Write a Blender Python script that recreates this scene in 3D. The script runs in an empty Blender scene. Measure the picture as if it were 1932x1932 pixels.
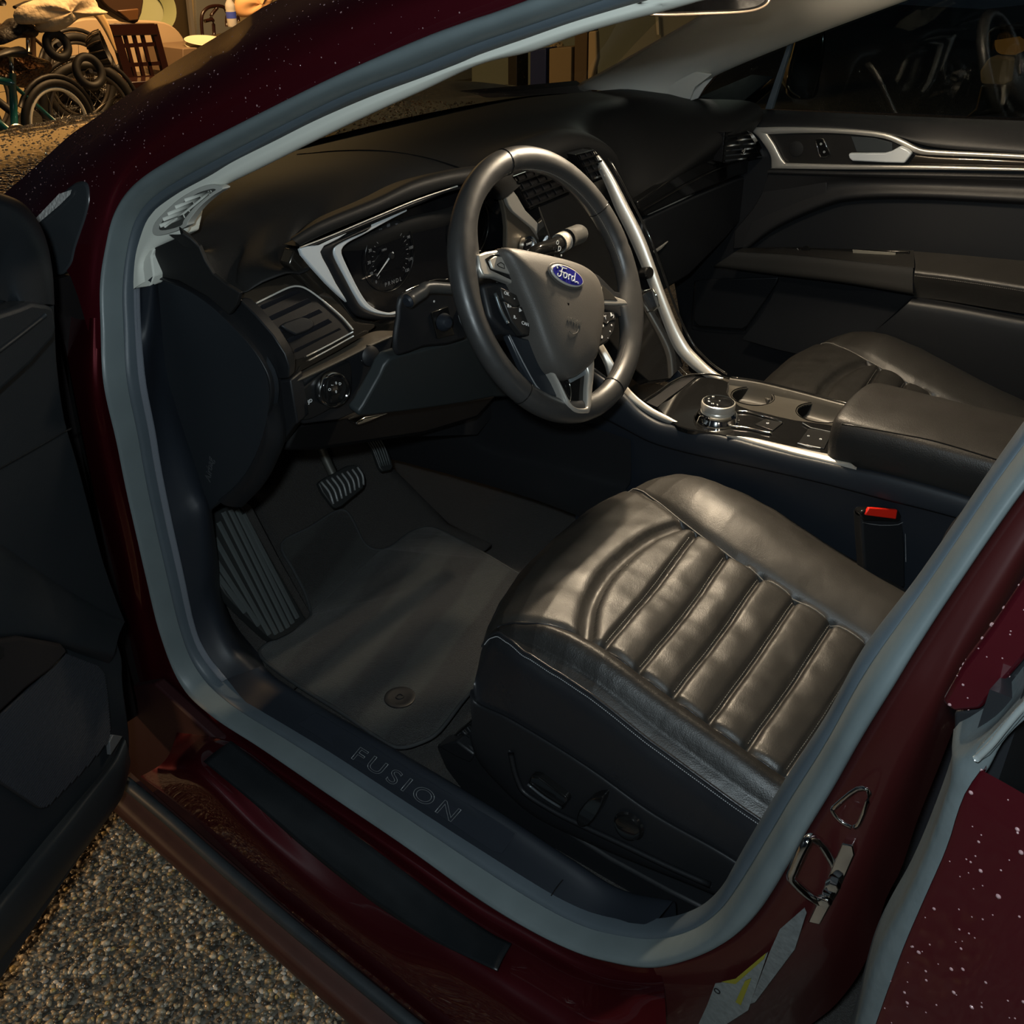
import bpy, bmesh, math, random
from mathutils import Vector as V, Matrix, noise
random.seed(7)
sc = bpy.context.scene
COL = sc.collection
# ---------------------------------------------------------------- camera
CAM = V((-1.444, -.752, 1.360)); YAW, PIT, ROL, FOC = .92345, -.54727, -.00484, 1917.
_a = V((math.sin(YAW)*math.cos(PIT), math.cos(YAW)*math.cos(PIT), math.sin(PIT)))
_r = _a.cross(V((0, 0, 1))).normalized(); _u = _r.cross(_a)
_r, _u = _r*math.cos(ROL)+_u*math.sin(ROL), _u*math.cos(ROL)-_r*math.sin(ROL)
cd = bpy.data.cameras.new('camera'); cam = bpy.data.objects.new('camera', cd); COL.objects.link(cam)
M3 = Matrix((_r, _u, -_a)).transposed()
cam.matrix_world = Matrix.Translation(CAM) @ M3.to_4x4()
cd.sensor_width = 36; cd.lens = 36*FOC/1932; cd.clip_start = .02; cd.clip_end = 200
sc.camera = cam
# ---------------------------------------------------------------- world, exposure, lights
w = bpy.data.worlds.new('night'); sc.world = w; w.use_nodes = True
w.node_tree.nodes['Background'].inputs[0].default_value = (.30, .40, .55, 1)
w.node_tree.nodes['Background'].inputs[1].default_value = .012
vs = sc.view_settings
vs.view_transform = 'Standard'; vs.look = 'None'; vs.gamma = 1; vs.exposure = 0.0; vs.use_curve_mapping = False
def light(name, kind, loc, energy, color, size=.1, target=None, sy=None, spot=None, blend=.3, spread=None):
    l = bpy.data.lights.new(name, kind); l.energy = energy; l.color = color
    if kind == 'AREA':
        l.size = size
        if sy: l.shape = 'RECTANGLE'; l.size_y = sy
        if spread: l.spread = spread
    else: l.shadow_soft_size = size
    if kind == 'SPOT': l.spot_size = spot; l.spot_blend = blend
    o = bpy.data.objects.new(name, l); COL.objects.link(o); o.location = loc
    if target is not None: o.rotation_euler = (V(target)-V(loc)).to_track_quat('-Z', 'Y').to_euler()
    return o
# warm map lamps in the roof console: one turned to the driver's seat, one to the passenger's, and their stray light
light('driver_map_lamp', 'SPOT', (-.03, .03, 1.285), 27, (1, .79, .54), .014, target=(-.42, -.38, .5), spot=math.radians(104), blend=.7)
light('passenger_map_lamp', 'SPOT', (.05, .0, 1.290), 11, (1, .79, .54), .018, target=(.40, -.30, .60), spot=math.radians(130), blend=1)
light('dome_stray', 'POINT', (.01, -.06, 1.285), 6.5, (1, .84, .64), .03)
# the photographer's phone light, beside the lens
light('torch_light', 'POINT', (-1.49, -.735, 1.44), 30, (.80, .94, 1.0), .02)
# garage ceiling lamp, far in front
light('garage_light', 'AREA', (2.6, 4.4, 2.3), 120, (1, .60, .26), 1.2, (2.2, 5.2, 0))
light('ground_warm_fill', 'AREA', (-2.0, 1.7, .75), 1.9, (1, .62, .30), .15, (-1.2, .35, 0), spread=math.radians(60))  # added low lamp to warm the ground beside the open door
# porch lamp behind the photographer
light('porch_light', 'AREA', (-4.2, -3.4, 3.2), 10, (1, .90, .74), .25, (-.8, 0, .4))
# ---------------------------------------------------------------- placing helpers
def ray(px, py): return _a + _r*((px-966)/FOC) - _u*((py-966)/FOC)
def PX(x, pts): return [CAM+ray(*p[:2])*((x-CAM.x)/ray(*p[:2]).x) for p in pts]
def PY(y, pts): return [CAM+ray(*p[:2])*((y-CAM.y)/ray(*p[:2]).y) for p in pts]
def PZ(z, pts): return [CAM+ray(*p[:2])*((z-CAM.z)/ray(*p[:2]).z) for p in pts]
def PP(p0, n, pts):
    p0, n = V(p0), V(n)
    return [CAM+ray(*p[:2])*((p0-CAM).dot(n)/ray(*p[:2]).dot(n)) for p in pts]
def SX(z, off=0): return -.785 + off + .36*max(0, z-.82)
def PS(pts, off=0):                       # on the side of the car, which leans in above the waist
    out = []
    for p in pts:
        x = -.785+off
        for _ in range(12):
            q = PX(x, [p])[0]; x = .5*x+.5*SX(q.z, off)
        out.append(PX(x, [p])[0])
    return out
def sm(pts, n=8, closed=False):
    """Catmull-Rom through pts; a 4th value / tuple flag is not used: corners come from doubled points."""
    pts = [V(p) for p in pts]; N = len(pts); out = []
    rng = range(N) if closed else range(N-1)
    for i in rng:
        p1, p2 = pts[i], pts[(i+1) % N]
        if (p1-p2).length < 1e-7: continue
        p0 = pts[(i-1) % N] if closed or i > 0 else p1*2-p2
        p3 = pts[(i+2) % N] if closed or i+2 < N else p2*2-p1
        for k in range(n):
            t = k/n; t2 = t*t; t3 = t2*t
            out.append(.5*((2*p1)+(p2-p0)*t+(2*p0-5*p1+4*p2-p3)*t2+(3*p1-p0-3*p2+p3)*t3))
    if not closed: out.append(pts[-1])
    return out
def resample(pts, n, closed=False):
    pts = [V(p) for p in pts]
    if closed: pts = pts+[pts[0]]
    L = [0]
    for a, b in zip(pts, pts[1:]): L.append(L[-1]+(b-a).length)
    out = []; j = 0; m = n if closed else n-1
    for k in range(n):
        s = L[-1]*k/m
        while j < len(pts)-2 and L[j+1] < s: j += 1
        d = L[j+1]-L[j]; out.append(pts[j].lerp(pts[j+1], 0 if d < 1e-9 else min(1, (s-L[j])/d)))
    return out
# ---------------------------------------------------------------- objects
def link(name, me, m=None, parent=None, smooth=True):
    o = bpy.data.objects.new(name, me); COL.objects.link(o)
    if m is not None:
        for mm in (m if isinstance(m, (list, tuple)) else [m]): me.materials.append(mm)
    if smooth: me.shade_smooth()
    if parent is not None:
        o.parent = parent; o.matrix_parent_inverse = Matrix.Translation(-parent.location) if not parent.rotation_euler.x else parent.matrix_world.inverted()
    return o
def mesh(name, vs_, fs, m=None, parent=None, smooth=True):
    me = bpy.data.meshes.new(name); me.from_pydata([tuple(v) for v in vs_], [], fs); me.update()
    return link(name, me, m, parent, smooth)
def tag(o, label=None, cat=None, group=None, kind=None):
    if label: o['label'] = label
    if cat: o['category'] = cat
    if group: o['group'] = group
    if kind: o['kind'] = kind
    return o
def thing(name, label, cat, loc=(0, 0, 0), group=None):
    o = bpy.data.objects.new(name, None); o.empty_display_size = .05; COL.objects.link(o); o.location = loc
    return tag(o, label, cat, group)
def mod(o, kind, **k):
    md = o.modifiers.new(kind.lower(), kind)
    for a, b in k.items(): setattr(md, a, b)
    return o
def bev(o, w=.002, s=2, ang=35):
    return mod(o, 'BEVEL', width=w, segments=s, limit_method='ANGLE', angle_limit=math.radians(ang), harden_normals=False)
def autosm(o, ang=40):
    me = o.data; me.shade_smooth()
    try: me.set_sharp_from_angle(angle=math.radians(ang))
    except Exception: pass
    return o
def slab(name, pts, vec, m, parent=None, bv=.0015, seg=2):
    """closed outline (3-D, roughly planar) given real thickness along vec"""
    vec = V(vec); me = bpy.data.meshes.new(name); bm = bmesh.new()
    P_ = []
    for p in pts:
        if not P_ or (V(p)-P_[-1]).length > 1e-5: P_.append(V(p))
    if (P_[0]-P_[-1]).length < 1e-5: P_.pop()
    a = [bm.verts.new(p) for p in P_]; b = [bm.verts.new(p+vec) for p in P_]; n = len(P_)
    bm.faces.new(a); bm.faces.new(b[::-1])
    for i in range(n): bm.faces.new((a[i], b[i], b[(i+1) % n], a[(i+1) % n]))
    bmesh.ops.recalc_face_normals(bm, faces=bm.faces); bm.to_mesh(me); bm.free()
    o = link(name, me, m, parent, False)
    autosm(o, 30)
    if bv: bev(o, bv, seg)
    return o
def grid(name, rows, m, parent=None, closed=False, smooth=True, thick=0, off=-1):
    nr, nc = len(rows), len(rows[0]); vs_ = [p for r in rows for p in r]; fs = []
    for i in range(nr-1):
        for j in range(nc if closed else nc-1):
            j2 = (j+1) % nc; fs.append((i*nc+j, i*nc+j2, (i+1)*nc+j2, (i+1)*nc+j))
    o = mesh(name, vs_, fs, m, parent, smooth)
    if thick: mod(o, 'SOLIDIFY', thickness=thick, offset=off)
    return o
def loft(name, curves, m, parent=None, n=40, k=6, thick=0, off=-1, lin=False, closedacross=False, flip=False, sharp=None):
    """surface through several 3-D curves"""
    R = [resample(sm(c, 6), n) for c in curves]
    if lin: rows = R
    else:
        cols = [sm([R[i][j] for i in range(len(R))], k) for j in range(n)]
        rows = [[cols[j][i] for j in range(n)] for i in range(len(cols[0]))]
    if flip: rows = [r[::-1] for r in rows]
    o = grid(name, rows, m, parent, thick=thick, off=off)
    if sharp: autosm(o, sharp)
    return o
def sweep(name, path, prof, m, parent=None, closed=False, up=(0, 0, 1), smooth=True, cap=True, scale=None):
    """prof: list of (a,b) in the local side/up frame, swept along path"""
    path = [V(p) for p in path]; N = len(path); rows = []; up = V(up)
    for i, p in enumerate(path):
        if closed: t = path[(i+1) % N]-path[i-1]
        else: t = path[min(i+1, N-1)]-path[max(i-1, 0)]
        t.normalize(); s = t.cross(up)
        if s.length < 1e-4: s = t.cross(V((1, 0, 0)))
        s.normalize(); b = s.cross(t); k = scale(i/(N-1)) if scale else 1
        rows.append([p+s*(q[0]*k)+b*(q[1]*k) for q in prof])
    nc = len(prof); vs_ = [p for r in rows for p in r]; fs = []
    for i in range(N if closed else N-1):
        i2 = (i+1) % N
        for j in range(nc): fs.append((i*nc+j, i*nc+(j+1) % nc, i2*nc+(j+1) % nc, i2*nc+j))
    if cap and not closed: fs += [tuple(range(nc)), tuple(range((N-1)*nc, N*nc))[::-1]]
    return mesh(name, vs_, fs, m, parent, smooth)
def circ(r, n=12, sx=1, sy=1): return [(math.cos(2*math.pi*i/n)*r*sx, math.sin(2*math.pi*i/n)*r*sy) for i in range(n)]
def tube(name, path, r, m, parent=None, closed=False, n=10, smooth_path=4, up=(0, 0, 1), scale=None):
    if smooth_path: path = sm(path, smooth_path, closed)
    return sweep(name, path, circ(r, n), m, parent, closed, up, scale=scale)
def join_meshes(name, parts, m, parent=None, smooth=True):
    """parts = [(verts, faces)...] -> one mesh"""
    vs_, fs = [], []
    for a, b in parts:
        k = len(vs_); vs_ += a; fs += [tuple(i+k for i in f) for f in b]
    return mesh(name, vs_, fs, m, parent, smooth)
def frame(n, up=(0, 0, 1)):
    n = V(n).normalized(); x = V(up).cross(n)
    if x.length < 1e-4: x = V((1, 0, 0))
    x.normalize(); y = n.cross(x); return Matrix((x, y, n)).transposed()
def box(name, c, size, m, parent=None, rot=None, bv=.003, seg=2):
    R = rot if rot is not None else Matrix.Identity(3); c = V(c); h = [s/2 for s in size]
    vs_ = [c+R@V((sx*h[0], sy*h[1], sz*h[2])) for sx in (-1, 1) for sy in (-1, 1) for sz in (-1, 1)]
    fs = [(0, 1, 3, 2), (4, 6, 7, 5), (0, 4, 5, 1), (2, 3, 7, 6), (0, 2, 6, 4), (1, 5, 7, 3)]
    o = mesh(name, vs_, fs, m, parent, False); autosm(o, 30)
    if bv: bev(o, bv, seg)
    return o
def boxd(c, size, R=None):
    R = R or Matrix.Identity(3); c = V(c); h = [s/2 for s in size]
    return ([c+R@V((sx*h[0], sy*h[1], sz*h[2])) for sx in (-1, 1) for sy in (-1, 1) for sz in (-1, 1)],
            [(0, 1, 3, 2), (4, 6, 7, 5), (0, 4, 5, 1), (2, 3, 7, 6), (0, 2, 6, 4), (1, 5, 7, 3)])
def lathe(name, c, axis, prof, m, parent=None, n=48, up=(0, 0, 1), sharp=35):
    """prof: (radius, height along axis)"""
    R = frame(axis, up); c = V(c)
    rows = [[c+R@V((math.cos(2*math.pi*j/n)*r, math.sin(2*math.pi*j/n)*r, h)) for j in range(n)] for r, h in prof]
    o = grid(name, rows, m, parent, closed=True)
    bm = bmesh.new(); bm.from_mesh(o.data); bmesh.ops.remove_doubles(bm, verts=bm.verts, dist=1e-6)
    bmesh.ops.recalc_face_normals(bm, faces=bm.faces); bm.to_mesh(o.data); bm.free(); autosm(o, sharp)
    return o
def text(name, s, c, right, upv, size, m, parent=None, ext=.0003, align='CENTER', shear=0, space=1, font=None):
    cu = bpy.data.curves.new(name, 'FONT'); cu.body = s; cu.size = size; cu.extrude = ext; cu.align_x = align; cu.align_y = 'CENTER'
    cu.shear = shear; cu.space_character = space; cu.resolution_u = 3
    if m: cu.materials.append(m)
    o = bpy.data.objects.new(name, cu); COL.objects.link(o)
    x = V(right).normalized(); z = x.cross(V(upv)).normalized(); y = z.cross(x)
    mw = Matrix.Translation(V(c)) @ Matrix((x, y, z)).transposed().to_4x4()
    dg = bpy.context.evaluated_depsgraph_get(); me = bpy.data.meshes.new_from_object(o.evaluated_get(dg))
    bpy.data.objects.remove(o); bpy.data.curves.remove(cu)
    me.transform(mw)
    return link(name, me, None, parent, False)
from mathutils.bvhtree import BVHTree
def hits(o, pts, lift=.0006):
    bm = bmesh.new(); bm.from_mesh(o.data); t = BVHTree.FromBMesh(bm); out = []
    for p in pts:
        d = ray(*p).normalized(); h = t.ray_cast(CAM, d)
        if h[0] is not None:
            n = h[1] if h[1].dot(d) < 0 else -h[1]; out.append(h[0]+n*lift)
    bm.free(); return out
def slab_holes(name, outline, holes, vec, m, parent=None):
    bm = bmesh.new(); es = []
    for L in [outline]+holes:
        vs_ = [bm.verts.new(p) for p in L]; es += [bm.edges.new((vs_[i], vs_[(i+1) % len(vs_)])) for i in range(len(vs_))]
    bmesh.ops.triangle_fill(bm, use_beauty=True, use_dissolve=False, edges=es)
    r = bmesh.ops.extrude_face_region(bm, geom=list(bm.faces)); bmesh.ops.translate(bm, verts=[v for v in r['geom'] if isinstance(v, bmesh.types.BMVert)], vec=V(vec))
    bmesh.ops.recalc_face_normals(bm, faces=bm.faces); me = bpy.data.meshes.new(name); bm.to_mesh(me); bm.free(); o = link(name, me, m, parent, False); autosm(o, 30); return o
# ---------------------------------------------------------------- materials
def mat(name, col, rough=.5, metal=0, coat=0, coatr=.05, spec=.5, bump=None, var=0, varscale=8, sheen=0, emit=None, estr=0, alpha=None, trans=0, ior=1.45, rvar=0):
    m = bpy.data.materials.new(name); m.use_nodes = True; nt = m.node_tree; b = nt.nodes['Principled BSDF']
    b.inputs['Base Color'].default_value = (*col, 1); b.inputs['Roughness'].default_value = rough; b.inputs['Metallic'].default_value = metal
    b.inputs['Coat Weight'].default_value = coat; b.inputs['Coat Roughness'].default_value = coatr
    b.inputs['Specular IOR Level'].default_value = spec; b.inputs['IOR'].default_value = ior
    b.inputs['Transmission Weight'].default_value = trans
    if sheen: b.inputs['Sheen Weight'].default_value = sheen; b.inputs['Sheen Roughness'].default_value = .4
    if emit: b.inputs['Emission Color'].default_value = (*emit, 1); b.inputs['Emission Strength'].default_value = estr
    tc = nt.nodes.new('ShaderNodeTexCoord')
    def tex(kind, scale, detail=3):
        n = nt.nodes.new('ShaderNodeTexNoise' if kind == 'noise' else 'ShaderNodeTexVoronoi'); n.inputs['Scale'].default_value = scale
        if kind == 'noise': n.inputs['Detail'].default_value = detail
        nt.links.new(tc.outputs['Object'], n.inputs['Vector']); return n.outputs['Fac' if kind == 'noise' else 'Distance']
    if var:
        f = tex('noise', varscale, 5); mx = nt.nodes.new('ShaderNodeMix'); mx.data_type = 'RGBA'
        mx.inputs['A'].default_value = (*[c*(1-var) for c in col], 1); mx.inputs['B'].default_value = (*[min(1, c*(1+var)) for c in col], 1)
        nt.links.new(f, mx.inputs['Factor']); nt.links.new(mx.outputs['Result'], b.inputs['Base Color'])
    if rvar:
        f = tex('noise', varscale*1.7, 5); mr = nt.nodes.new('ShaderNodeMapRange'); mr.inputs['From Min'].default_value = .3; mr.inputs['From Max'].default_value = .7
        mr.inputs['To Min'].default_value = max(0, rough-rvar); mr.inputs['To Max'].default_value = rough+rvar
        nt.links.new(f, mr.inputs['Value']); nt.links.new(mr.outputs['Result'], b.inputs['Roughness'])
    if bump:
        prev = None
        for kind, scale, strength, dist in bump:
            bn = nt.nodes.new('ShaderNodeBump'); bn.inputs['Strength'].default_value = strength; bn.inputs['Distance'].default_value = dist
            nt.links.new(tex(kind, scale), bn.inputs['Height'])
            if prev: nt.links.new(prev.outputs['Normal'], bn.inputs['Normal'])
            prev = bn
        nt.links.new(prev.outputs['Normal'], b.inputs['Normal'])
    return m
M = {}
M['leather'] = mat('black_leather', (.027, .025, .022), .46, bump=[('voronoi', 620, .22, .0006), ('noise', 26, .25, .004)], var=.25, varscale=14, rvar=.06, spec=.8)
M['leather_side'] = mat('smooth_black_leather', (.018, .019, .022), .30, bump=[('voronoi', 620, .14, .0005), ('noise', 30, .25, .003)], rvar=.06, varscale=10)
M['wheel_leather'] = mat('wheel_leather', (.036, .036, .036), .40, spec=.8, bump=[('voronoi', 900, .10, .0004)], rvar=.05, varscale=40)
M['hub'] = mat('hub_vinyl', (.075, .070, .064), .50, bump=[('voronoi', 700, .22, .0004)])
M['dash'] = mat('dash_vinyl', (.015, .015, .015), .55, spec=.3, bump=[('voronoi', 900, .25, .0004)])
M['plastic'] = mat('black_plastic', (.011, .012, .014), .46, bump=[('noise', 900, .15, .0003)])
M['plastic_blue'] = mat('dark_trim_plastic', (.013, .017, .024), .50, bump=[('noise', 1200, .2, .0003)])
M['gloss'] = mat('gloss_black', (.008, .008, .008), .08, coat=.5)
M['satin'] = mat('satin_silver', (.66, .63, .57), .34, metal=.65, bump=[('noise', 700, .03, .0003)])
M['silver_light'] = mat('light_silver_trim', (.78, .82, .84), .34, metal=.15)
M['bright'] = mat('lit_chrome_line', (.70, .68, .62), .30, metal=.3)  # pale colour stands in for lamp reflections on the chrome lines
M['chrome'] = mat('chrome', (.85, .85, .84), .08, metal=1)
M['rubber'] = mat('seal_rubber', (.135, .165, .172), .42, bump=[('noise', 220, .10, .001)], var=.18, varscale=18, rvar=.06)
M['rubber_dark'] = mat('seal_lip', (.075, .095, .112), .46, bump=[('noise', 400, .15, .0008)], var=.15, varscale=20)
M['flock'] = mat('flocked_edge', (.13, .145, .17), .8, bump=[('noise', 900, .5, .001)])
M['paint'] = mat('dark_red_paint', (.068, .0035, .007), .48, metal=.7, coat=1, coatr=.03, spec=.5, bump=[('noise', 3, .02, .01)])
M['paint_wet'] = mat('dark_red_paint_wet', (.095, .005, .012), .48, metal=.7, coat=1, coatr=.05, bump=[('noise', 120, .10, .001)])
M['carpet'] = mat('carpet', (.020, .017, .014), .95, bump=[('noise', 700, 1, .003)], var=.6, varscale=300, sheen=.15)
M['armleather'] = mat('armrest_leather', (.016, .015, .014), .42, bump=[('voronoi', 620, .25, .0006), ('noise', 26, .15, .003)], rvar=.05, varscale=14)
M['bolster'] = mat('shaded_bolster_leather', (.016, .015, .014), .44, bump=[('voronoi', 620, .22, .0006), ('noise', 40, .35, .003)], rvar=.06, varscale=14)  # same seat leather, outer bolster's shade put into a darker colour
M['mat'] = mat('floor_mat_pile', (.022, .024, .022), .95, bump=[('noise', 900, .8, .002)], var=.3, varscale=30, sheen=.2)
M['binding'] = mat('mat_binding', (.035, .038, .04), .8, bump=[('noise', 900, .4, .001)])
M['pedal'] = mat('ribbed_rubber', (.075, .085, .085), .42)
M['pedal_dark'] = mat('pedal_rubber', (.02, .022, .022), .5)
M['cream'] = mat('cream_trim', (.66, .67, .60), .55, bump=[('noise', 900, .08, .0004)])
M['headliner'] = mat('headliner', (.60, .59, .53), .85, bump=[('noise', 800, .25, .0006)])
M['redlens'] = mat('red_button', (.75, .02, .008), .35)
M['white'] = mat('white_print', (.75, .76, .76), .5)
M['dimwhite'] = mat('dim_print', (.17, .175, .18), .5)
M['blue'] = mat('emblem_blue', (.022, .022, .22), .25, coat=1)
M['screen'] = mat('cluster_glass', (.006, .0065, .008), .10, coat=.6)
M['thread'] = mat('thread', (.50, .51, .52), .7)
M['thread_dark'] = mat('dark_thread', (.20, .19, .17), .7)
M['glass'] = mat('window_glass', (.75, .80, .80), .0, trans=1, ior=1.0, spec=.2)
def glassmat():
    m = bpy.data.materials.new('pane_glass'); m.use_nodes = True; nt = m.node_tree; nt.nodes.clear()
    o = nt.nodes.new('ShaderNodeOutputMaterial'); t = nt.nodes.new('ShaderNodeBsdfTransparent'); g = nt.nodes.new('ShaderNodeBsdfGlossy'); x = nt.nodes.new('ShaderNodeMixShader'); f = nt.nodes.new('ShaderNodeFresnel')
    t.inputs[0].default_value = (.72, .78, .76, 1); g.inputs['Roughness'].default_value = .02; f.inputs[0].default_value = 1.4
    nt.links.new(f.outputs[0], x.inputs[0]); nt.links.new(t.outputs[0], x.inputs[1]); nt.links.new(g.outputs[0], x.inputs[2]); nt.links.new(x.outputs[0], o.inputs[0]); return m
M['pane'] = glassmat()
M['drop'] = mat('water_drop', (.9, .92, .93), .02, trans=1, ior=1.33)
# ================================================================ CAR BODY
body = thing('car_body', 'dark red wet car body around the open front door opening, with grey rubber seal', 'car', (-.8, 0, .2))
so = [(1000,0),(900,35),(800,72),(640,142),(464,229),(331,298),(265,344),(229,397),(212,464),(202,530),(203,609),(208,717),(232,826),(250,917),(270,1007),(286,1080),(312,1188),(352,1287),(409,1344),(500,1403),(618,1484),(769,1585),(904,1682),(1005,1743),(1089,1783),(1150,1802),(1232,1815),(1304,1801),(1377,1768),(1435,1714),(1493,1623),(1522,1569),(1573,1486),(1631,1384),(1685,1297),(1732,1220),(1800,1115),(1932,924)]
si = [(1220,0),(1180,12),(1000,70),(905,103),(800,145),(640,205),(397,331),(298,391),(265,447),(252,543),(254,609),(261,717),(279,812),(290,880),(308,971),(333,1080),(357,1181),(379,1238),(417,1287),(474,1333),(568,1389),(635,1430),(769,1518),(904,1605),(1038,1689),(1106,1723),(1150,1736),(1232,1746),(1304,1728),(1352,1689),(1388,1627),(1435,1547),(1486,1464),(1558,1352),(1623,1232),(1730,1091),(1863,894),(1932,796)]
def yz(pts, off=0): return [V((SX(z, off), y, z)) for y, z in pts]
so3 = PS(so); si3 = PS(si, .035)
top_o = yz([(-.70, 1.10), (-.70, 1.24), (-.655, 1.345), (-.56, 1.385), (-.42, 1.368)])
top_i = yz([(-.668, 1.10), (-.672, 1.22), (-.62, 1.32), (-.55, 1.352), (-.44, 1.340)], .035)
ringo = sm(so3+top_o, 6, True); ringi = sm(si3+top_i, 6, True)
NR = 420
# pair the rings: resample the outer one, take the matching point of the inner one by angle round the opening
def pair(A, B):
    out = []; cB = resample(B, 1600, True); j = min(range(1600), key=lambda k: (cB[k]-A[0]).length)
    for p in A:
        best = min(range(j-60, j+90), key=lambda k: (cB[k % 1600]-p).length); out.append(cB[best % 1600]); j = best
    for _ in range(3): out = [(out[i-1]+out[i]*2+out[(i+1) % len(out)])/4 for i in range(len(out))]
    return out
if True:
    A = resample(ringo, NR, True)
    # same direction of travel?
    B = pair(A, ringi)
    prof = [(0, 0), (0.0, .006), (.06, .013), (.22, .019), (.42, .020), (.58, .015), (.66, .006), (.68, .004)]
    prof2 = [(.66, .003), (.74, .006), (.90, .004), (1.0, 0), (1.02, -.010)]
    def ringrows(pf):
        return [[A[i].lerp(B[i], t)+V((-h, 0, 0)) for i in range(NR)] for t, h in pf]
    def closedgrid(name, rows, m, parent):
        return grid(name, rows, m, parent, closed=True)
    closedgrid('door_seal', ringrows(prof), M['rubber'], body)
    closedgrid('seal_lip', ringrows(prof2), M['rubber_dark'], body)
# ---- red pillar, from the seal out to the windscreen edge
def rail(dx, dz): return [p+V((dx, 0, dz)) for p in yz([(-.42, 1.368), (-.56, 1.385), (-.80, 1.385), (-1.15, 1.36)])]
sil = [(0,372),(66,315),(132,255),(172,228),(232,185),(311,129),(364,96),(447,46),(523,0)]
sil3 = PS(sil, .055)+[V((-.555, .04, 1.315)), V((-.535, -.12, 1.375))]+rail(.075, .075)
upo = PS([(203,640),(202,530),(212,464),(229,397),(265,344),(331,298),(464,229),(640,142),(800,72),(900,35),(1000,0)])+yz([(-.42,1.368),(-.56,1.385),(-.80,1.385),(-1.15,1.36)])
midA = PS([(120,500),(166,400),(178,352),(205,318),(270,268),(360,208),(460,150),(600,80),(700,30)], -.016)+rail(.002, .036)
midB = PS([(30,470),(60,420),(100,350),(170,290),(250,230),(340,168),(440,108),(560,40)], .0)+rail(.034, .062)
ins = [p+V((.03, .0, 0)) for p in upo]
stepA = [p+V((-.004, 0, 0)) for p in upo]
loft('a_pillar_skin', [ins, upo, stepA, PS([(176,650),(178,530),(192,455),(212,380),(245,325),(310,277),(440,205),(620,118),(780,50)], -.010)+rail(-.012, .012), midA, midB, sil3], M['paint_wet'], body, n=90, k=5)
# ---- hinge pillar below: red flange then the dark jamb behind the door
e0 = PS([(203,600),(208,717),(232,826),(250,917),(270,1007),(286,1080),(312,1188),(352,1287),(409,1344)])
e1 = PS([(185,600),(186,717),(205,826),(226,917),(247,1007),(262,1085),(282,1188),(318,1300),(370,1370)], -.006)
e2 = PS([(172,600),(168,717),(180,826),(200,917),(222,1007),(240,1085),(255,1188),(285,1310),(345,1398)], -.012)
e3 = PS([(140,600),(130,700),(140,826),(165,930),(190,1030),(210,1110),(232,1200),(262,1320),(330,1425)], .0)
e4 = PS([(60,560),(50,690),(60,826),(90,960),(120,1060),(160,1140),(200,1230),(240,1380),(310,1460)], .05)
loft('hinge_pillar', [[p+V((.03,0,0)) for p in e0], e0, e1, e2, e3, e4], M['paint'], body, n=60, k=4)
# ---- rocker: profile outwards from the seal
ro = PS([(370,1322),(409,1344),(500,1403),(618,1484),(769,1585),(904,1682),(1005,1743),(1089,1783),(1150,1802),(1232,1815)])
r1 = PX(-.797, [(345,1345),(390,1370),(480,1428),(600,1510),(755,1614),(890,1708),(990,1768),(1070,1812),(1140,1838),(1200,1848),(1250,1848)])
r2 = PX(-.820, [(330,1395),(430,1400),(560,1500),(680,1590),(800,1680),(900,1752),(985,1800),(1050,1836),(1120,1870),(1190,1885),(1255,1890)])
r3 = PX(-.862, [(318,1425),(385,1435),(500,1540),(620,1645),(740,1735),(850,1800),(940,1850),(1000,1885),(1090,1932),(1170,1960),(1260,1985)])
r4 = PX(-.885, [(300,1445),(372,1470),(480,1575),(600,1690),(720,1790),(830,1870),(900,1912),(960,1945),(1060,1990),(1160,2025),(1270,2060)])
r5 = PX(-.900, [(265,1465),(345,1525),(450,1625),(560,1730),(680,1830),(800,1925),(870,1975),(930,2015),(1040,2070),(1160,2110),(1280,2150)])
loft('rocker_panel', [ro, r1, r2, r3, r4, r5], M['paint'], body, n=70, k=5)
# black protective film on the sill step
fa = PX(-.8235, [(436,1398),(500,1448),(600,1522),(720,1612),(840,1702),(920,1757),(965,1781)])
fb = PX(-.8665, [(384,1437),(480,1517),(580,1605),(700,1700),(800,1765),(880,1805),(938,1832)])
FA, FB = resample(sm(fa, 6), 60), resample(sm(fb, 6), 60)
loft('step_film', [FA, [a.lerp(b, .5)+V((-.003, 0, .0015)) for a, b in zip(FA, FB)], FB], mat('step_film', (.008, .010, .012), .38, bump=[('noise', 60, .05, .002)], var=.5, varscale=30), body, n=60, k=4, thick=.0015, off=0)
# rubber bead and outer lip of the rocker
m0 = PX(-.915, [(235,1472),(330,1552),(440,1650),(560,1752),(680,1850),(790,1940),(900,2030),(1100,2180)])
tube('rocker_bead', [p+V((0, 0, -.004)) for p in m0], .0095, mat('bead_rubber', (.028, .034, .038), .45, var=.3, varscale=60), body, smooth_path=5, n=12)
l0 = PX(-.917, [(228,1482),(320,1566),(430,1664),(545,1765),(665,1868),(775,1960),(880,2050),(1080,2200)])
l1 = [p+V((-.022, 0, -.014)) for p in l0]; l2 = [p+V((-.010, 0, -.045)) for p in l0]; l3 = [p+V((.10, 0, -.06)) for p in l0]
loft('rocker_lip', [[p+V((.02, 0, .012)) for p in l0], l0, l1, l2, l3], mat('rocker_lip', (.030, .010, .009), .42, coat=.3, var=.4, varscale=40), body, n=60, k=4)
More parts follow.
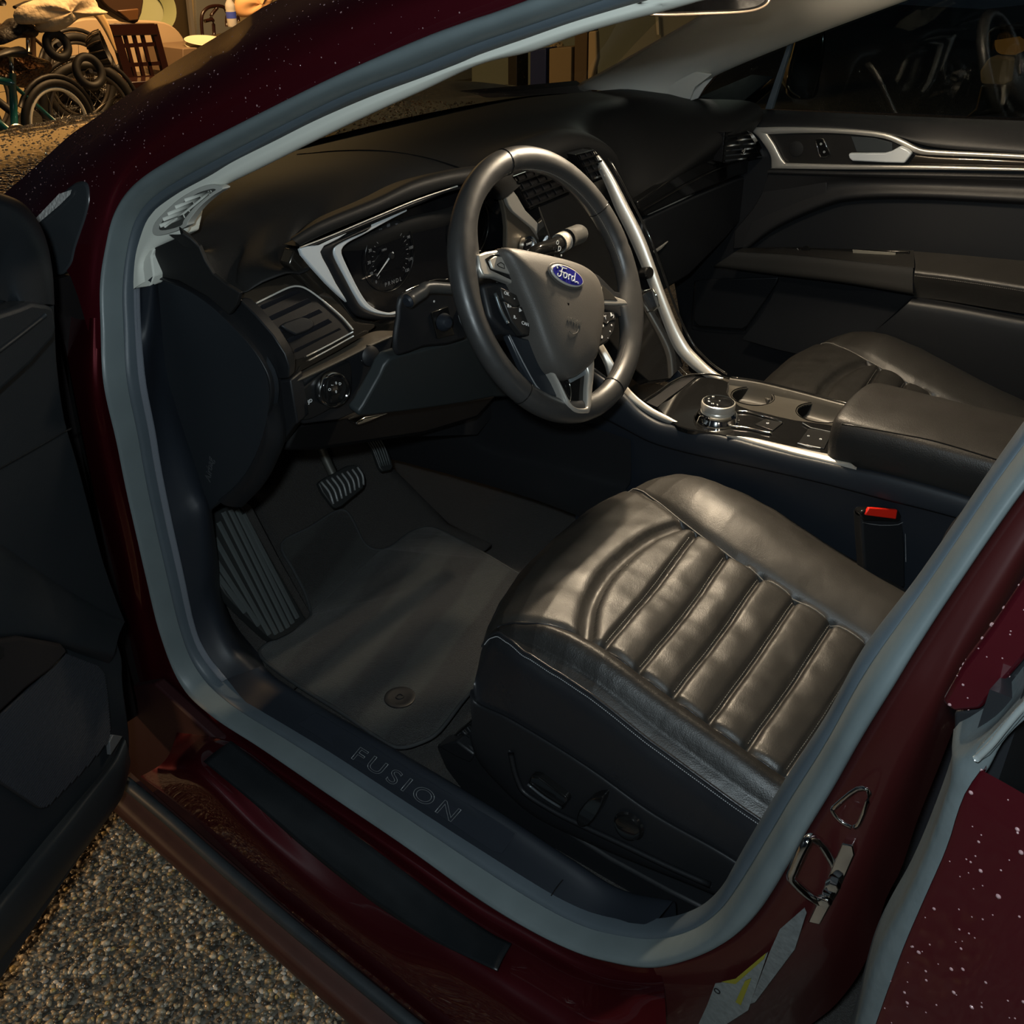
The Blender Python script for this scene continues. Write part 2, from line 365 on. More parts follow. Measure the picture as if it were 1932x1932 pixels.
# ---- B pillar
b0 = PS([(1232,1815),(1304,1801),(1377,1768),(1435,1714),(1493,1623),(1522,1569),(1573,1486),(1631,1384),(1685,1297),(1732,1220),(1800,1115),(1932,924)])+yz([(-.70,1.10),(-.70,1.27),(-.70,1.37)])
b1 = PS([(1245,1862),(1350,1835),(1420,1795),(1480,1735),(1540,1640),(1575,1580),(1625,1490),(1680,1390),(1730,1300),(1775,1230),(1840,1125),(1965,940)], -.010)+yz([(-.72,1.10),(-.72,1.27),(-.72,1.37)], -.01)
b2 = PS([(1262,1985),(1420,1880),(1500,1830),(1560,1770),(1610,1680),(1640,1620),(1680,1525),(1725,1425),(1770,1330),(1815,1250),(1880,1145),(2000,960)], -.004)+yz([(-.74,1.10),(-.74,1.27),(-.74,1.37)], -.004)
b3 = PS([(1300,2090),(1520,1940),(1590,1880),(1640,1800),(1670,1700),(1700,1640),(1730,1550),(1770,1450),(1810,1350),(1850,1270),(1915,1165),(2040,980)], .045)+yz([(-.745,1.10),(-.745,1.27),(-.745,1.37)], .05)
loft('b_pillar', [[p+V((.03,0,0)) for p in b0], b0, b1, b2, b3], mat('pillar_paint', (.050, .009, .009), .33, metal=.2, coat=.4), body, n=80, k=5)
# gap liner behind doors
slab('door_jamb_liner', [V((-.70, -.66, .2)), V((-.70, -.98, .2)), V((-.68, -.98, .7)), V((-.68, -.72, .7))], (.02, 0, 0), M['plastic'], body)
# ---- striker, wire loop, labels
stp = PS([(1497,1660)], -.012)[0]
def wire(name, px, off, r, parent, extra=None):
    pts = PS(px, off) if not isinstance(off, list) else [PS([p], o)[0] for p, o in zip(px, off)]
    return tube(name, pts, r, M['chrome'], parent, smooth_path=4, n=10)
stk = thing('door_striker', 'chrome U-shaped door striker loop bolted on the red B pillar', 'striker', stp)
wire('loop', [(1576,1634),(1553,1596),(1540,1584),(1528,1582),(1517,1596),(1497,1640),(1493,1655),(1503,1668),(1525,1688),(1546,1702)], [-.012,-.020,-.028,-.034,-.040,-.042,-.040,-.034,-.026,-.014], .0042, stk)
slab('base_plate', PS([(1588,1592),(1608,1596),(1612,1614),(1582,1682),(1546,1745),(1524,1740),(1546,1694),(1568,1640)], -.018), (.012, 0, 0), M['chrome'], stk, .001)
for p in [(1572,1668),(1556,1698)]:
    lathe('bolt', PS([p], -.022)[0], (-1, -.2, 0), [(0, .006), (.005, .005), (.0065, .002), (.0065, -.003)], M['chrome'], stk, n=6)
hk = thing('wire_hook', 'thin bent wire loop on the red pillar above the striker', 'hook', PS([(1600,1540)])[0])
tube('wire', PS([(1606,1560),(1585,1548),(1571,1530),(1577,1520),(1618,1488),(1640,1497),(1622,1550),(1612,1560)], -.024), .0018, M['chrome'], hk, n=8, smooth_path=3)
lab_w = mat('foil_label', (.20, .22, .22), .35, metal=.3, bump=[('voronoi', 160, .4, .001)], var=.3, varscale=120)
lab_y = mat('yellow_label', (.20, .18, .02), .5)
s1 = slab('tyre_label', PS([(1350,1855),(1385,1850),(1450,1795),(1444,1812),(1412,1905),(1370,1932),(1318,1932),(1335,1895)], -.024), (-.0008, 0, 0), lab_w, body, 0)
tag(s1, 'silver foil label with yellow bands')
slab('yellow_band', PS([(1362,1852),(1388,1846),(1446,1797),(1442,1808),(1388,1856)], -.0255), (-.0006, 0, 0), lab_y, body, 0)
slab('yellow_band', PS([(1388,1890),(1406,1850),(1418,1845),(1398,1896)], -.0255), (-.0006, 0, 0), lab_y, body, 0)
text('label_print', 'o', PS([(1352,1868)], -.0262)[0], (0, -.8, .5), (0, .5, .8), .016, M['plastic'], body)
slab('barcode_label', PS([(1472,1752),(1518,1712),(1522,1722),(1500,1790),(1425,1890),(1416,1893),(1454,1792)], -.024), (-.0008, 0, 0), mat('grey_label', (.13, .14, .14), .45, bump=[('voronoi', 200, .4, .001)], var=.4, varscale=160), body, 0)
slab('jamb_shade_sheet', [V((-.835, .46, .24)), V((-.74, .60, .24)), V((-.74, .60, .96)), V((-.80, .46, .96))], (.01, .02, 0), mat('jamb_black', (.004, .002, .002), .6), body, 0)  # near-black sheets added for the shade in the door gap
slab('jamb_shade_sheet', [V((-.93, .505, .2)), V((-.74, .505, .2)), V((-.74, .505, .93)), V((-.90, .505, .93))], (0, .01, 0), mat('jamb_black2', (.004, .002, .002), .6), body, 0)
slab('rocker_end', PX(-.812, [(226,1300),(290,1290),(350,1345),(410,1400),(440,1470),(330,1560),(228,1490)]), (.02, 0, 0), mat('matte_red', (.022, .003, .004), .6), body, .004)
slab('rocker_end', PX(-.762, [(200,1150),(300,1180),(340,1300),(330,1400),(220,1420)]), (.02, 0, 0), mat('jamb_black3', (.006, .002, .002), .5), body, 0)  # near-black filler, shade at the jamb foot put into its colour
# small bracket in the hinge gap
lathe('hinge_bolt', PS([(212,922)], .005)[0], (-1, -.3, 0), [(0, .008), (.007, .007), (.010, .003), (.011, -.006)], mat('dull_metal', (.10, .10, .10), .5, metal=.7), body, n=6)
# ---- quarter panel plastic between mirror and pillar
sail = [(60,425),(100,380),(130,352),(148,343),(163,350),(166,380),(160,410),(150,440),(140,470),(132,500),(110,520),(85,500)]
slab('mirror_sail', [p for p in sm(PS(sail, -.018), 4, True)], (.02, 0, 0), mat('wet_black_plastic', (.035, .040, .044), .25, bump=[('noise', 60, .1, .002)]), body, .003)
slab('mirror_sail_reflection', PS([(57,424),(112,366),(135,358),(132,368),(112,388),(62,430)], -.0205), (-.001, 0, 0), mat('reflection_strip', (.50, .50, .48), .6, bump=[('voronoi', 200, .6, .002)], var=.5, varscale=200), body, 0)  # pale sheet paints the light reflected off the sail
# ---- cream pillar cover
tr_in = [(290,520),(287,500),(285,484),(300,468),(330,452),(351,441),(356,425),(370,400),(392,372),(425,350),(500,313),(600,263),(700,215),(800,170),(905,122),(1000,98),(1090,66),(1180,40),(1250,22),(1330,0)]
tr_out = [(252,545),(252,520),(256,480),(265,447),(275,420),(285,405),(298,391),(340,362),(397,331),(440,305),(520,265),(600,225),(700,182),(800,145),(870,118),(905,103),(1000,70),(1080,42),(1180,12),(1230,-2)]
TO = resample(sm(PS(tr_out, .030), 5), 80); TI = resample(sm(PS(tr_in, .046), 5), 80); TM = [a.lerp(b, .5)+V((-.006, -.003, 0)) for a, b in zip(TO, TI)]
TO += yz([(-.44,1.335),(-.55,1.345)], .035); TM += yz([(-.44,1.318),(-.55,1.325)], .05); TI += yz([(-.40,1.305),(-.52,1.31)], .085)
pc = loft('pillar_trim', [TO, TM, TI, [p+V((.03, .03, -.005)) for p in TI]], M['cream'], body, n=130, k=5)
tag(pc, 'cream pillar trim')
slab('pillar_trim_foot', PS([(252,545),(253,510),(262,465),(290,470),(285,484),(287,500),(290,520),(283,540)], .035), (.02, 0, 0), M['cream'], body, .002)
slab('pillar_trim_foot', PS([(285,405),(340,362),(360,400),(352,440),(320,458),(290,478),(266,470),(268,440)], .052), (.02, 0, 0), M['cream'], body, .002)
# demister vent in the cream trim
vf_o = [(287,437),(292,420),(310,400),(338,375),(370,356),(395,348),(412,351),(420,357),(400,370),(375,392),(355,418),(350,428),(320,440),(295,445)]
vfp = PS([(p[0], p[1]) for p in vf_o], .030)
vent = slab('defroster_vent', sm(vfp, 3, True), (.012, 0, 0), mat('cream_grey', (.42, .42, .38), .5), body, .0015)
slab('vent_opening', sm(PS([(300,432),(306,418),(322,402),(345,382),(372,365),(396,357),(406,358),(395,366),(368,388),(346,415),(340,426),(312,434)], .0285), 3, True), (.001, 0, 0), mat('vent_dark', (.05, .05, .045), .8), vent, 0)
for a, b in [((303,426),(347,408)),((309,414),(356,396)),((318,404),(366,384)),((332,391),(380,374)),((350,378),(394,364))]:
    q = PS([a, b], .026); sweep('vent_slat', q, [(-.0022, -.0012), (.0022, -.0012), (.0022, .0012), (-.0022, .0012)], M['cream'], vent, up=(-1, 0, 0))
q = PS([(311,428),(345,404),(398,361)], .0255); sweep('vent_slat', sm(q, 4), [(-.0012, -.001), (.0012, -.001), (.0012, .001), (-.0012, .001)], M['cream'], vent, up=(-1, 0, 0))
# ---- flocked edge + kick panel
k0 = PS([(252,545),(254,609),(261,717),(279,812),(290,880),(308,971),(333,1080),(357,1181),(379,1238),(417,1287)], .034)
k1 = PS([(264,543),(266,609),(275,717),(293,812),(304,880),(322,971),(346,1080),(368,1181),(390,1232),(428,1281)], .040)
loft('flocked_edge', [[p+V((.004,0,0)) for p in k0], [a.lerp(b, .5)+V((-.005, 0, 0)) for a, b in zip(k0, k1)], k1], M['flock'], body, n=60, k=4, thick=.003)
kp0 = PS([(264,543),(266,609),(275,717),(293,812),(304,880),(322,971),(346,1080),(368,1181),(390,1232),(428,1281),(480,1322)], .042)
kp1 = PX(-.705, [(290,520),(292,600),(300,700),(330,800),(352,870),(372,930),(388,966),(398,1060),(405,1130),(440,1215),(492,1270)])
kp2 = PX(-.660, [(300,520),(320,600),(340,700),(360,800),(385,870),(400,925),(400,966),(412,1060),(420,1130),(455,1205),(500,1262)])
loft('kick_panel', [kp0, kp1, kp2, [p+V((.02, .04, 0)) for p in kp2]], M['plastic_blue'], body, n=60, k=4)
# ---- sill plate with raised border and lettering
s0 = PS([(428,1281),(474,1333),(568,1389),(635,1430),(769,1518),(904,1605),(1038,1689),(1106,1723),(1150,1736),(1232,1746)], .036)
s0 = [V((p.x, p.y, p.z)) for p in s0]
s1_ = PX(-.722, [(480,1262),(510,1288),(600,1345),(700,1403),(800,1463),(900,1523),(975,1572),(1070,1635),(1160,1690),(1260,1712)])
s2_ = [p+V((.018, 0, -.008)) for p in s1_]; s3_ = [p+V((.03, 0, -.06)) for p in s1_]
sp = loft('sill_plate', [s0, s1_, s2_, s3_], M['plastic_blue'], body, n=70, k=4)
def sillpt(px, py, lift=.0012):
    # plane through the flat part of the plate
    a, b, c = PX(-.722, [(600,1345)])[0], PX(-.722, [(975,1572)])[0], PS([(769,1518)], .036)[0]
    n = (b-a).cross(c-a).normalized()
    if n.z < 0: n = -n
    return PP(a+n*lift, n, [(px, py)])[0], n
_, sn = sillpt(600, 1345)
ins_o = [sillpt(*p)[0] for p in [(597,1344),(700,1405),(800,1466),(900,1526),(975,1572),(948,1610),(930,1606),(850,1552),(760,1492),(660,1428),(562,1366)]]
slab('sill_insert', ins_o, sn*.0014, mat('sill_insert', (.018, .022, .030), .34), sp, .0006)
la, lb = sillpt(665, 1418, .003)[0], sillpt(858, 1540, .003)[0]
rt_ = (lb-la).normalized(); ctr = (la+lb)/2
outl = mat('letter_edge', (.26, .28, .29), .35, metal=.4)
cu = bpy.data.curves.new('t', 'FONT'); cu.body = 'FUSION'; cu.size = .038; cu.align_x = 'CENTER'; cu.align_y = 'CENTER'; cu.space_character = 1.35; cu.shear = .25; cu.fill_mode = 'NONE'; cu.bevel_depth = .00035; cu.extrude = 0
ot = bpy.data.objects.new('t', cu); COL.objects.link(ot); dg = bpy.context.evaluated_depsgraph_get(); me_ = bpy.data.meshes.new_from_object(ot.evaluated_get(dg)); bpy.data.objects.remove(ot)
yv = sn.cross(rt_); wd = max(v.co.x for v in me_.vertices)-min(v.co.x for v in me_.vertices); k_ = (lb-la).length*1.02/wd
me_.transform(Matrix.Translation(ctr) @ Matrix((rt_, yv, sn)).transposed().to_4x4() @ Matrix.Diagonal((k_, .8, 1, 1))); me_.materials.clear()
link('sill_lettering', me_, outl, sp)
q = [sillpt(*p, .0014)[0] for p in [(1062,1660),(1050,1675),(1040,1690)]]
tube('plate_joint', q, .0009, M['gloss'], sp, n=6)
# ---- cabin floor, tunnel, firewall (carpet)
fl = [V((-.74, -1.3, .235)), V((-.74, .80, .235)), V((.74, .80, .235)), V((.74, -1.3, .235))]
o = slab('floor', fl, (0, 0, -.02), M['carpet'], None, 0); tag(o, kind='structure')
fw = [[V((x, y, z)) for x in (-.74, -.55, -.4, -.25, -.12)] for y, z in ((.30, .256), (.41, .262), (.47, .295), (.56, .345), (.66, .45), (.74, .62), (.78, .85))]
o = grid('wall_front', [sm(r, 4) for r in fw]+[], M['carpet'], None, thick=.01); tag(o, kind='structure')
fw2 = [[V((x, y, z)) for x in (.12, .25, .45, .74)] for y, z in ((.36, .256), (.46, .262), (.56, .32), (.66, .44), (.74, .60), (.76, .85))]
o = grid('wall_front', fw2, M['carpet'], None, thick=.01); tag(o, kind='structure')
# hump in the carpet under the brake pedal
hp = PZ(.262, [(700,1010)])[0]
hrows = [[V((hp.x+.075*r*math.cos(t), hp.y+.10*r*math.sin(t)+.03, .262+.045*max(0, math.cos(r*math.pi/2))**1.5)) for t in [2*math.pi*j/24 for j in range(24)]] for r in (1, .85, .7, .5, .3, .12, .01)]
grid('carpet_hump', hrows, M['carpet'], body, closed=True)
# ---- roof with headliner, hood, cowl, windscreen
rf = [[V((x, y, z-.045*abs(x)**2.2)) for x in (-.53, -.35, 0, .35, .53)] for y, z in ((.12, 1.33), (-.1, 1.40), (-.4, 1.445), (-.8, 1.455), (-1.5, 1.41))]
loft('roof_skin', rf, M['paint'], body, n=30, k=5)
loft('headliner', [[V((-.60, p[0].y, p[0].z-.09))]+[q-V((0, .02, .045)) for q in p[1:4]]+[V((.60, p[0].y, p[0].z-.09))] for p in rf], M['headliner'], body, n=30, k=5)
# passenger-side pillar trim
pa = PX(.66, [(1107,162),(1145,140),(1180,120),(1230,92),(1290,60),(1340,32),(1390,0),(1440,-30)])
pb = PX(.70, [(1150,165),(1172,185),(1240,193),(1300,195),(1312,165),(1345,142),(1420,108),(1520,68),(1620,30),(1700,0),(1780,-30)])
pbm = resample(sm(PX(.70, [(1305,190),(1318,160),(1350,139),(1430,104),(1520,68),(1620,30),(1700,0),(1800,-40)]), 6), 30)
pam = resample(sm(PX(.64, [(1128,170),(1112,160),(1150,138),(1200,111),(1260,77),(1320,43),(1380,8),(1450,-35)]), 6), 30)
mid = [a.lerp(b, .5)+V((-.02, -.03, .0)) for a, b in zip(pam, pbm)]
o = loft('passenger_pillar_trim', [[p+V((.02, .05, -.01)) for p in pam], pam, mid, pbm, [p+V((.05, .02, -.01)) for p in pbm]], M['headliner'], body, n=40, k=5); tag(o, 'grey cream pillar trim on the passenger side')
slab('pillar_trim_foot', PX(.665, [(1120,165),(1150,168),(1185,185),(1240,193),(1300,196),(1312,165),(1345,140),(1220,120)]), (.03, .02, 0), M['headliner'], body, .003)
q = PX(.655, [(1303,190),(1310,172),(1328,155),(1346,146),(1330,165),(1318,185)])
slab('passenger_defroster_vent', q, (-.003, 0, 0), mat('vent_edge', (.6, .6, .57), .4), body, .0008)
# windscreen glass
wb = [V((-.66, .56, .985)), V((-.35, .80, .975)), V((0, .87, .97)), V((.35, .80, .975)), V((.68, .60, .985))]
wt = [V((-.50, .06, 1.315)), V((-.28, .10, 1.345)), V((0, .12, 1.355)), V((.28, .10, 1.345)), V((.50, .06, 1.315))]
wm = [a.lerp(b, .5)+V((0, .02, .025)) for a, b in zip(wb, wt)]
o = loft('window_1', [wb, wm, wt], M['pane'], None, n=20, k=4); tag(o, kind='structure')
# header rail above the windscreen
loft('windscreen_header', [[p+V((0, .02, -.01)) for p in wt], [p+V((0, -.05, -.008)) for p in wt], [p+V((0, -.12, .0)) for p in wt]], M['headliner'], body, n=20, k=3, thick=.01)
# hood and fender
wet = mat('wet_hood', (.060, .030, .020), .16, metal=.5, coat=1, coatr=.03, bump=[('voronoi', 110, 1.0, .006), ('noise', 60, .4, .003)])
hr = [[V((x, y, z-.055*abs(x/.8)**2.4)) for x in (-.86, -.7, -.4, 0, .4, .7, .86)] for y, z in ((.62, 1.0), (.80, .985), (1.05, .99), (1.35, .955), (1.65, .90), (1.90, .80))]
hood = loft('hood', hr, wet, body, n=60, k=6)
loft('cowl', [[V((-.70, .60, .96)), V((-.3, .86, .945)), V((.3, .86, .945)), V((.70, .62, .96))], [V((-.74, .68, .975)), V((-.3, .95, .965)), V((.3, .95, .965)), V((.74, .70, .975))]], M['plastic'], body, n=20, k=3)
loft('fender', [[V((-.80, .50, .99)), V((-.82, .8, .985)), V((-.84, 1.3, .94)), V((-.82, 1.8, .84))], [V((-.90, .46, .93)), V((-.915, .8, .93)), V((-.92, 1.3, .88)), V((-.89, 1.8, .80))], [V((-.925, .50, .60)), V((-.93, .9, .70)), V((-.93, 1.3, .72)), V((-.90, 1.8, .6))], [V((-.91, .58, .25)), V((-.91, .75, .25)), V((-.91, .9, .28)), V((-.9, 1.0, .30))]], M['paint_wet'], body, n=30, k=5)
# ================================================================ DASHBOARD
dash = thing('dashboard', 'black vinyl dashboard with instrument binnacle, silver trims and air vents', 'dashboard', (0, .4, .7))
RF = [PX(-.70, [(345,441)])[0], PX(-.692, [(374,464)])[0], PX(-.682, [(401,517)])[0], PX(-.668, [(452,553)])[0], PX(-.640, [(496,532)])[0]]+PY(.235, [(544,514),(567,516),(588,505)])+PY(.262, [(610,480),(690,450),(780,420),(870,395)])+PY(.262, [(960,330),(1030,295),(1100,272)])+[PY(.25, [(1160,292)])[0], PY(.25, [(1178,340)])[0], PY(.25, [(1205,378)])[0], PY(.235, [(1262,338)])[0], PY(.22, [(1330,288)])[0], PY(.20, [(1385,250)])[0], PX(.69, [(1440,215)])[0]]
def across(f): return [V(f(x)) for x in (-.675, -.60, -.45, -.30, -.15, 0, .15, .30, .45, .60, .70)]
def topz(x): return .999 - .02*max(0, abs(x)-.45)/.25
R0 = across(lambda x: (x, .85-.30*(abs(x)/.7)**2, .962))
R1 = across(lambda x: (x, .70-.22*(abs(x)/.7)**2, .985))
R2 = across(lambda x: (x, .50-.10*(abs(x)/.7)**2, topz(x)))
R3 = across(lambda x: (x, .37-.02*(abs(x)/.7)**2, topz(x)-.006-(.012 if x < -.4 else 0)))
RFm = [p+(V((.01, .02, .002)) if i < 4 else V((0, .045, .009)) if p.x < -.45 else V((0, .035, .022))) for i, p in enumerate(RF)]
pad = loft('dash_pad', [R0, R1, R2, R3, RFm, RF, [p+(V((0, .03, -.006)) if p.x < -.45 else V((0, .02, -.04))) for p in RF]], M['dash'], dash, n=140, k=5)
seam = hits(pad, [(560,292),(640,285),(720,285),(800,297),(870,318),(890,330)], .0002)
if len(seam) > 2: tube('pad_seam', seam, .0012, M['gloss'], dash, n=6)
# binnacle brow
bu = PY(.225, [(548,452),(604,419),(704,379),(786,342),(880,322),(950,325),(985,350)]); bl = PY(.218, [(566,464),(621,438),(704,405),(786,372),(863,349),(925,350),(950,375)])
bt = PY(.30, [(560,446),(620,408),(704,370),(786,335),(885,314),(960,316),(1000,345)])
loft('binnacle_hood', [[p+V((0, .07, -.02)) for p in bt], bt, [p+V((0, 0, .002)) for p in bu], bl, [p+V((0, .03, -.003)) for p in bl]], M['dash'], dash, n=70, k=5)
def strip(name, A, B, y, m, parent, crown=.003, th=.004, n=60, hide=False):
    a = resample(sm(PY(y, A) if not isinstance(A[0], V) else A, 6), n); b = resample(sm(PY(y, B) if not isinstance(B[0], V) else B, 6), n)
    nrm = V((0, -1, .3)).normalized(); mid = [p.lerp(q, .5)+nrm*crown for p, q in zip(a, b)]
    return loft(name, [[p-nrm*th for p in a], a, mid, b, [p-nrm*th for p in b]], m, parent, n=n, k=4)
tube('binnacle_chrome_line', PY(.222, [(566,467),(621,446),(704,411),(786,377),(863,351)]), .0010, M['bright'], dash, n=8)
strip('binnacle_band', [(566,466),(621,446),(704,411),(786,377),(863,351),(925,352)], [(610,462),(640,447),(704,421),(786,387),(863,358),(925,362)], .226, M['plastic'], dash)
slab('silver_corner', [p for p in PY(.224, [(566,468),(600,460),(640,443),(664,434),(640,450),(612,464),(605,475),(609,486),(619,504),(634,534),(651,561),(656,570),(641,557),(617,534),(589,503),(570,480)])], (0, .006, -.002), M['silver_light'], dash, .0015)
# dark bezel + light inner frame
oA = [(700,424),(650,447),(612,464),(604,476),(609,490),(634,538),(656,574),(676,596),(716,603),(750,602)]
oB = [(690,437),(655,452),(634,464),(627,474),(632,490),(650,524),(668,558),(684,580),(716,593),(750,594)]
strip('binnacle_bezel', oA, oB, .232, M['plastic'], dash, .004)
fA = [(767,393),(730,410),(680,433),(641,455),(629,470),(634,488),(649,518),(664,547),(682,574),(698,587),(716,592),(738,594),(757,589)]
fB = [(766,399),(733,416),(688,441),(656,458),(644,472),(648,488),(661,516),(675,544),(690,568),(703,580),(718,587),(738,590),(755,586)]
strip('inner_frame', fA, fB, .236, M['silver_light'], dash, .001, .012)
tube('lower_chrome_line', PY(.225, [(757,589),(772,576),(760,552),(785,540),(820,528),(845,527)])[2:], .0010, M['chrome'], dash, n=8)
scr = slab('instrument_cluster', sm(PY(.268, [(655,490),(641,468),(650,452),(700,425),(780,392),(870,362),(930,352),(975,400),(985,480),(960,500),(860,540),(790,600),(716,600),(690,588),(670,540)]), 3, True), (0, .01, 0), M['screen'], dash, 0)
CC = PY(.265, [(736,483)])[0]; ring_m = mat('dial_ring', (.05, .05, .05), .2, metal=.8)
def dial(u, v, off=0): return CC+V((u, -off, v))
tube('dial_ring', [dial(.052*math.cos(t), .052*math.sin(t)) for t in [2*math.pi*k/48 for k in range(48)]], .0009, ring_m, scr, closed=True, smooth_path=0, n=6)
ticks = []
for k in range(25):
    t = math.radians(222-k*264/24); r0, r1 = (.0335, .0385) if k % 2 == 0 else (.036, .0385)
    c = dial((r0+r1)/2*math.cos(t), (r0+r1)/2*math.sin(t), .0008); R = Matrix.Rotation(-t, 3, 'Y')
    ticks.append(boxd(c, (r1-r0, .0003, .0009), R))
join_meshes('dial_ticks', ticks, M['dimwhite'], scr, False)
for k, s in enumerate(['0', '10', '20', '30', '40', '50', '60', '70', '80', '90', '100', '110', '120']):
    t = math.radians(222-k*264/12); text('dial_number', s, dial(.0445*math.cos(t), .0445*math.sin(t), .0008), (1, 0, 0), (0, 0, 1), .0065, M['dimwhite'], scr)
text('dial_number', 'MPH', dial(-.012, .012, .0008), (1, 0, 0), (0, 0, 1), .005, M['dimwhite'], scr)
text('gear_letters', 'P R N D L', PY(.262, [(742,532)])[0], (1, 0, 0), (0, 0, 1), .0085, M['dimwhite'], scr)
nd = PY(.258, [(742,476),(711,521)])
sweep('dial_needle', [nd[0], nd[1]], [(-.0016, -.0004), (.0016, -.0004), (.0016, .0004), (-.0016, .0004)], M['white'], scr, up=(0, -1, 0), scale=lambda t: 1-.7*t, smooth=False)
lathe('needle_cap', nd[0].lerp(nd[1], .15), (0, -1, 0), [(0, .004), (.004, .0035), (.005, 0)], M['plastic'], scr, n=20)
CD = PY(.265, [(885,430)])[0]
tube('dial_ring', [CD+V((.05*math.cos(t), 0, .05*math.sin(t))) for t in [2*math.pi*k/40 for k in range(40)]], .0009, ring_m, scr, closed=True, smooth_path=0, n=6)
# ---- driver's outboard vent
pan = [(450,555),(496,534),(544,517),(567,519),(589,531),(626,559),(654,587),(673,608),(705,611),(700,622),(640,655),(559,704),(547,690),(540,672),(526,648),(496,607),(455,564)]
bronze = mat('bronze_bezel', (.035, .030, .024), .22, metal=.5, coat=.6)
PV0, PVn = PX(-.665, [(450,560)])[0], None
pA, pB, pC = PX(-.667, [(452,560)])[0], PY(.205, [(700,615)])[0], PX(-.645, [(548,695)])[0]
PVn = (pB-pA).cross(pC-pA).normalized(); PVn = -PVn if PVn.y > 0 else PVn
def PVP(pts, lift=0): return PP(pA+PVn*lift, PVn, pts)
v1 = slab('air_vent', sm(PVP(pan), 3, True), -PVn*.012, bronze, dash, .002); tag(v1, 'bronze-framed outboard air vent')
inn = [(484,572),(514,557),(544,543),(562,540),(580,546),(608,566),(645,598),(666,622),(620,648),(563,678),(552,668),(537,648),(511,609)]
slab('vent_opening', sm(PVP(inn, .001), 3, True), -PVn*.002, mat('vent_black', (.004, .004, .005), .5), v1, 0)
tube('chrome_frame', sm(PVP(inn[:8], .0035), 3), .0013, M['bright'], v1, n=8)
for a, b, c, d in [((492,575),(560,546),(577,557),(505,592)), ((506,597),(580,562),(598,577),(523,612)), ((524,617),(602,582),(617,596),(540,635)), ((542,639),(619,600),(637,615),(553,653)), ((556,658),(640,618),(650,624),(562,672))]:
    A0, B0, C0, D0_ = PVP([a], .006)+PVP([b], .006)+PVP([c], -.004)+PVP([d], -.004)
    slab('vane', [A0, B0, C0.lerp(B0, .18), D0_.lerp(A0, .18)], V((0, .002, -.003)), mat('vane_plastic', (.013, .014, .018), .42) if 'vane_plastic' not in bpy.data.materials else bpy.data.materials['vane_plastic'], v1, .0008)
tb = slab('vane_tab', sm(PVP([(530,614),(553,603),(571,598),(588,603),(594,613),(585,622),(562,631),(556,630)], .012), 2, True), -PVn*.008, M['plastic'], v1, .002)
for A in ([(454,566),(496,608),(520,640),(538,665),(545,690)], ):
    tube('chrome_line', PVP(A, .003), .0013, M['bright'], dash, n=8)
tube('chrome_line', PVP([(579,672),(622,650),(666,626)], .003), .0011, M['bright'], dash, n=8, smooth_path=2)
tube('chrome_line', PVP([(583,680),(626,657),(667,634)], .003), .0011, M['bright'], dash, n=8, smooth_path=2)
tube('chrome_line', PVP([(540,714),(546,726)], .002), .0014, M['bright'], dash, n=8, smooth_path=2)
slab('louvre_blade', PVP([(566,690),(668,634),(690,622),(697,626),(640,660),(560,704)], .004), -PVn*.004, bronze, dash, .001)
# ledge under the vent
lg_f = PY(.190, [(558,718),(640,680),(700,650),(742,632)]); lg_b = PY(.222, [(556,704),(640,660),(700,627),(746,624)])
loft('trim_ledge', [[p+V((0, .004, -.006)) for p in lg_f], lg_f, lg_b], mat('ledge_lamplit', (.10, .085, .065), .5, bump=[('noise', 900, .2, .0003)]), dash, n=40, k=3)  # lighter tan colour carries the lamp's warm light on the ledge
slab('binnacle_surround', PY(.240, [(556,470),(640,560),(668,600),(720,612),(760,600),(770,640),(700,640),(655,620),(600,560),(545,500)]), (0, .02, 0), bronze, dash, .003)
slab('dash_backing', PY(.300, [(440,560),(560,480),(640,440),(1000,330),(1040,480),(1000,700),(900,820),(560,830),(520,720)]), (0, .01, 0), M['plastic'], dash, 0)
# side piece outboard of the chrome line and lower corner
slab('dash_corner', sm(PX(-.672, [(432,596),(452,566),(480,592),(515,632),(538,668),(546,692),(545,714),(516,717),(498,680),(472,645),(440,608)]), 1, True), (.02, .01, 0), M['plastic'], dash, .002)
slab('dash_corner', PX(-.668, [(516,719),(548,716),(562,800),(556,802),(535,832),(522,850),(508,830),(515,770)]), (.03, .01, 0), M['plastic'], dash, .003)
# end cap
ec = [(286,523),(300,526),(345,542),(392,572),(436,612),(472,650),(497,684),(513,720),(513,763),(497,831),(474,882),(450,915),(414,947),(392,965),(386,962),(365,905),(340,830),(318,740),(300,650),(290,580)]
slab('end_cap', sm(PX(-.690, ec), 2, True), (.012, 0, 0), mat('end_cap_plastic', (.017, .021, .026), .48, bump=[('noise', 900, .15, .0003)]), dash, .002)
ra = PX(-.696, [(288,524),(342,541),(390,571),(434,611),(470,650),(494,684),(509,720),(509,763),(493,831),(470,882),(446,915),(412,945)])
rb = PX(-.680, [(290,505),(345,527),(397,556),(440,592),(478,634),(504,672),(519,716),(524,765),(531,828),(515,875),(492,918),(455,957)])
loft('end_cap_rim', [[p+V((.006, 0, 0)) for p in ra], ra, [a.lerp(b, .5)+V((-.006, 0, 0)) for a, b in zip(resample(sm(ra), 40), resample(sm(rb), 40))], rb, [p+V((.012, .004, 0)) for p in rb]], M['plastic'], dash, n=60, k=4)
sc_m = mat('moulded_mark', (.05, .055, .06), .5)
text('moulded_mark', 'Airbag', PX(-.6912, [(395,885)])[0], (0, -.35, .9), (0, .9, .35), .018, sc_m, dash)
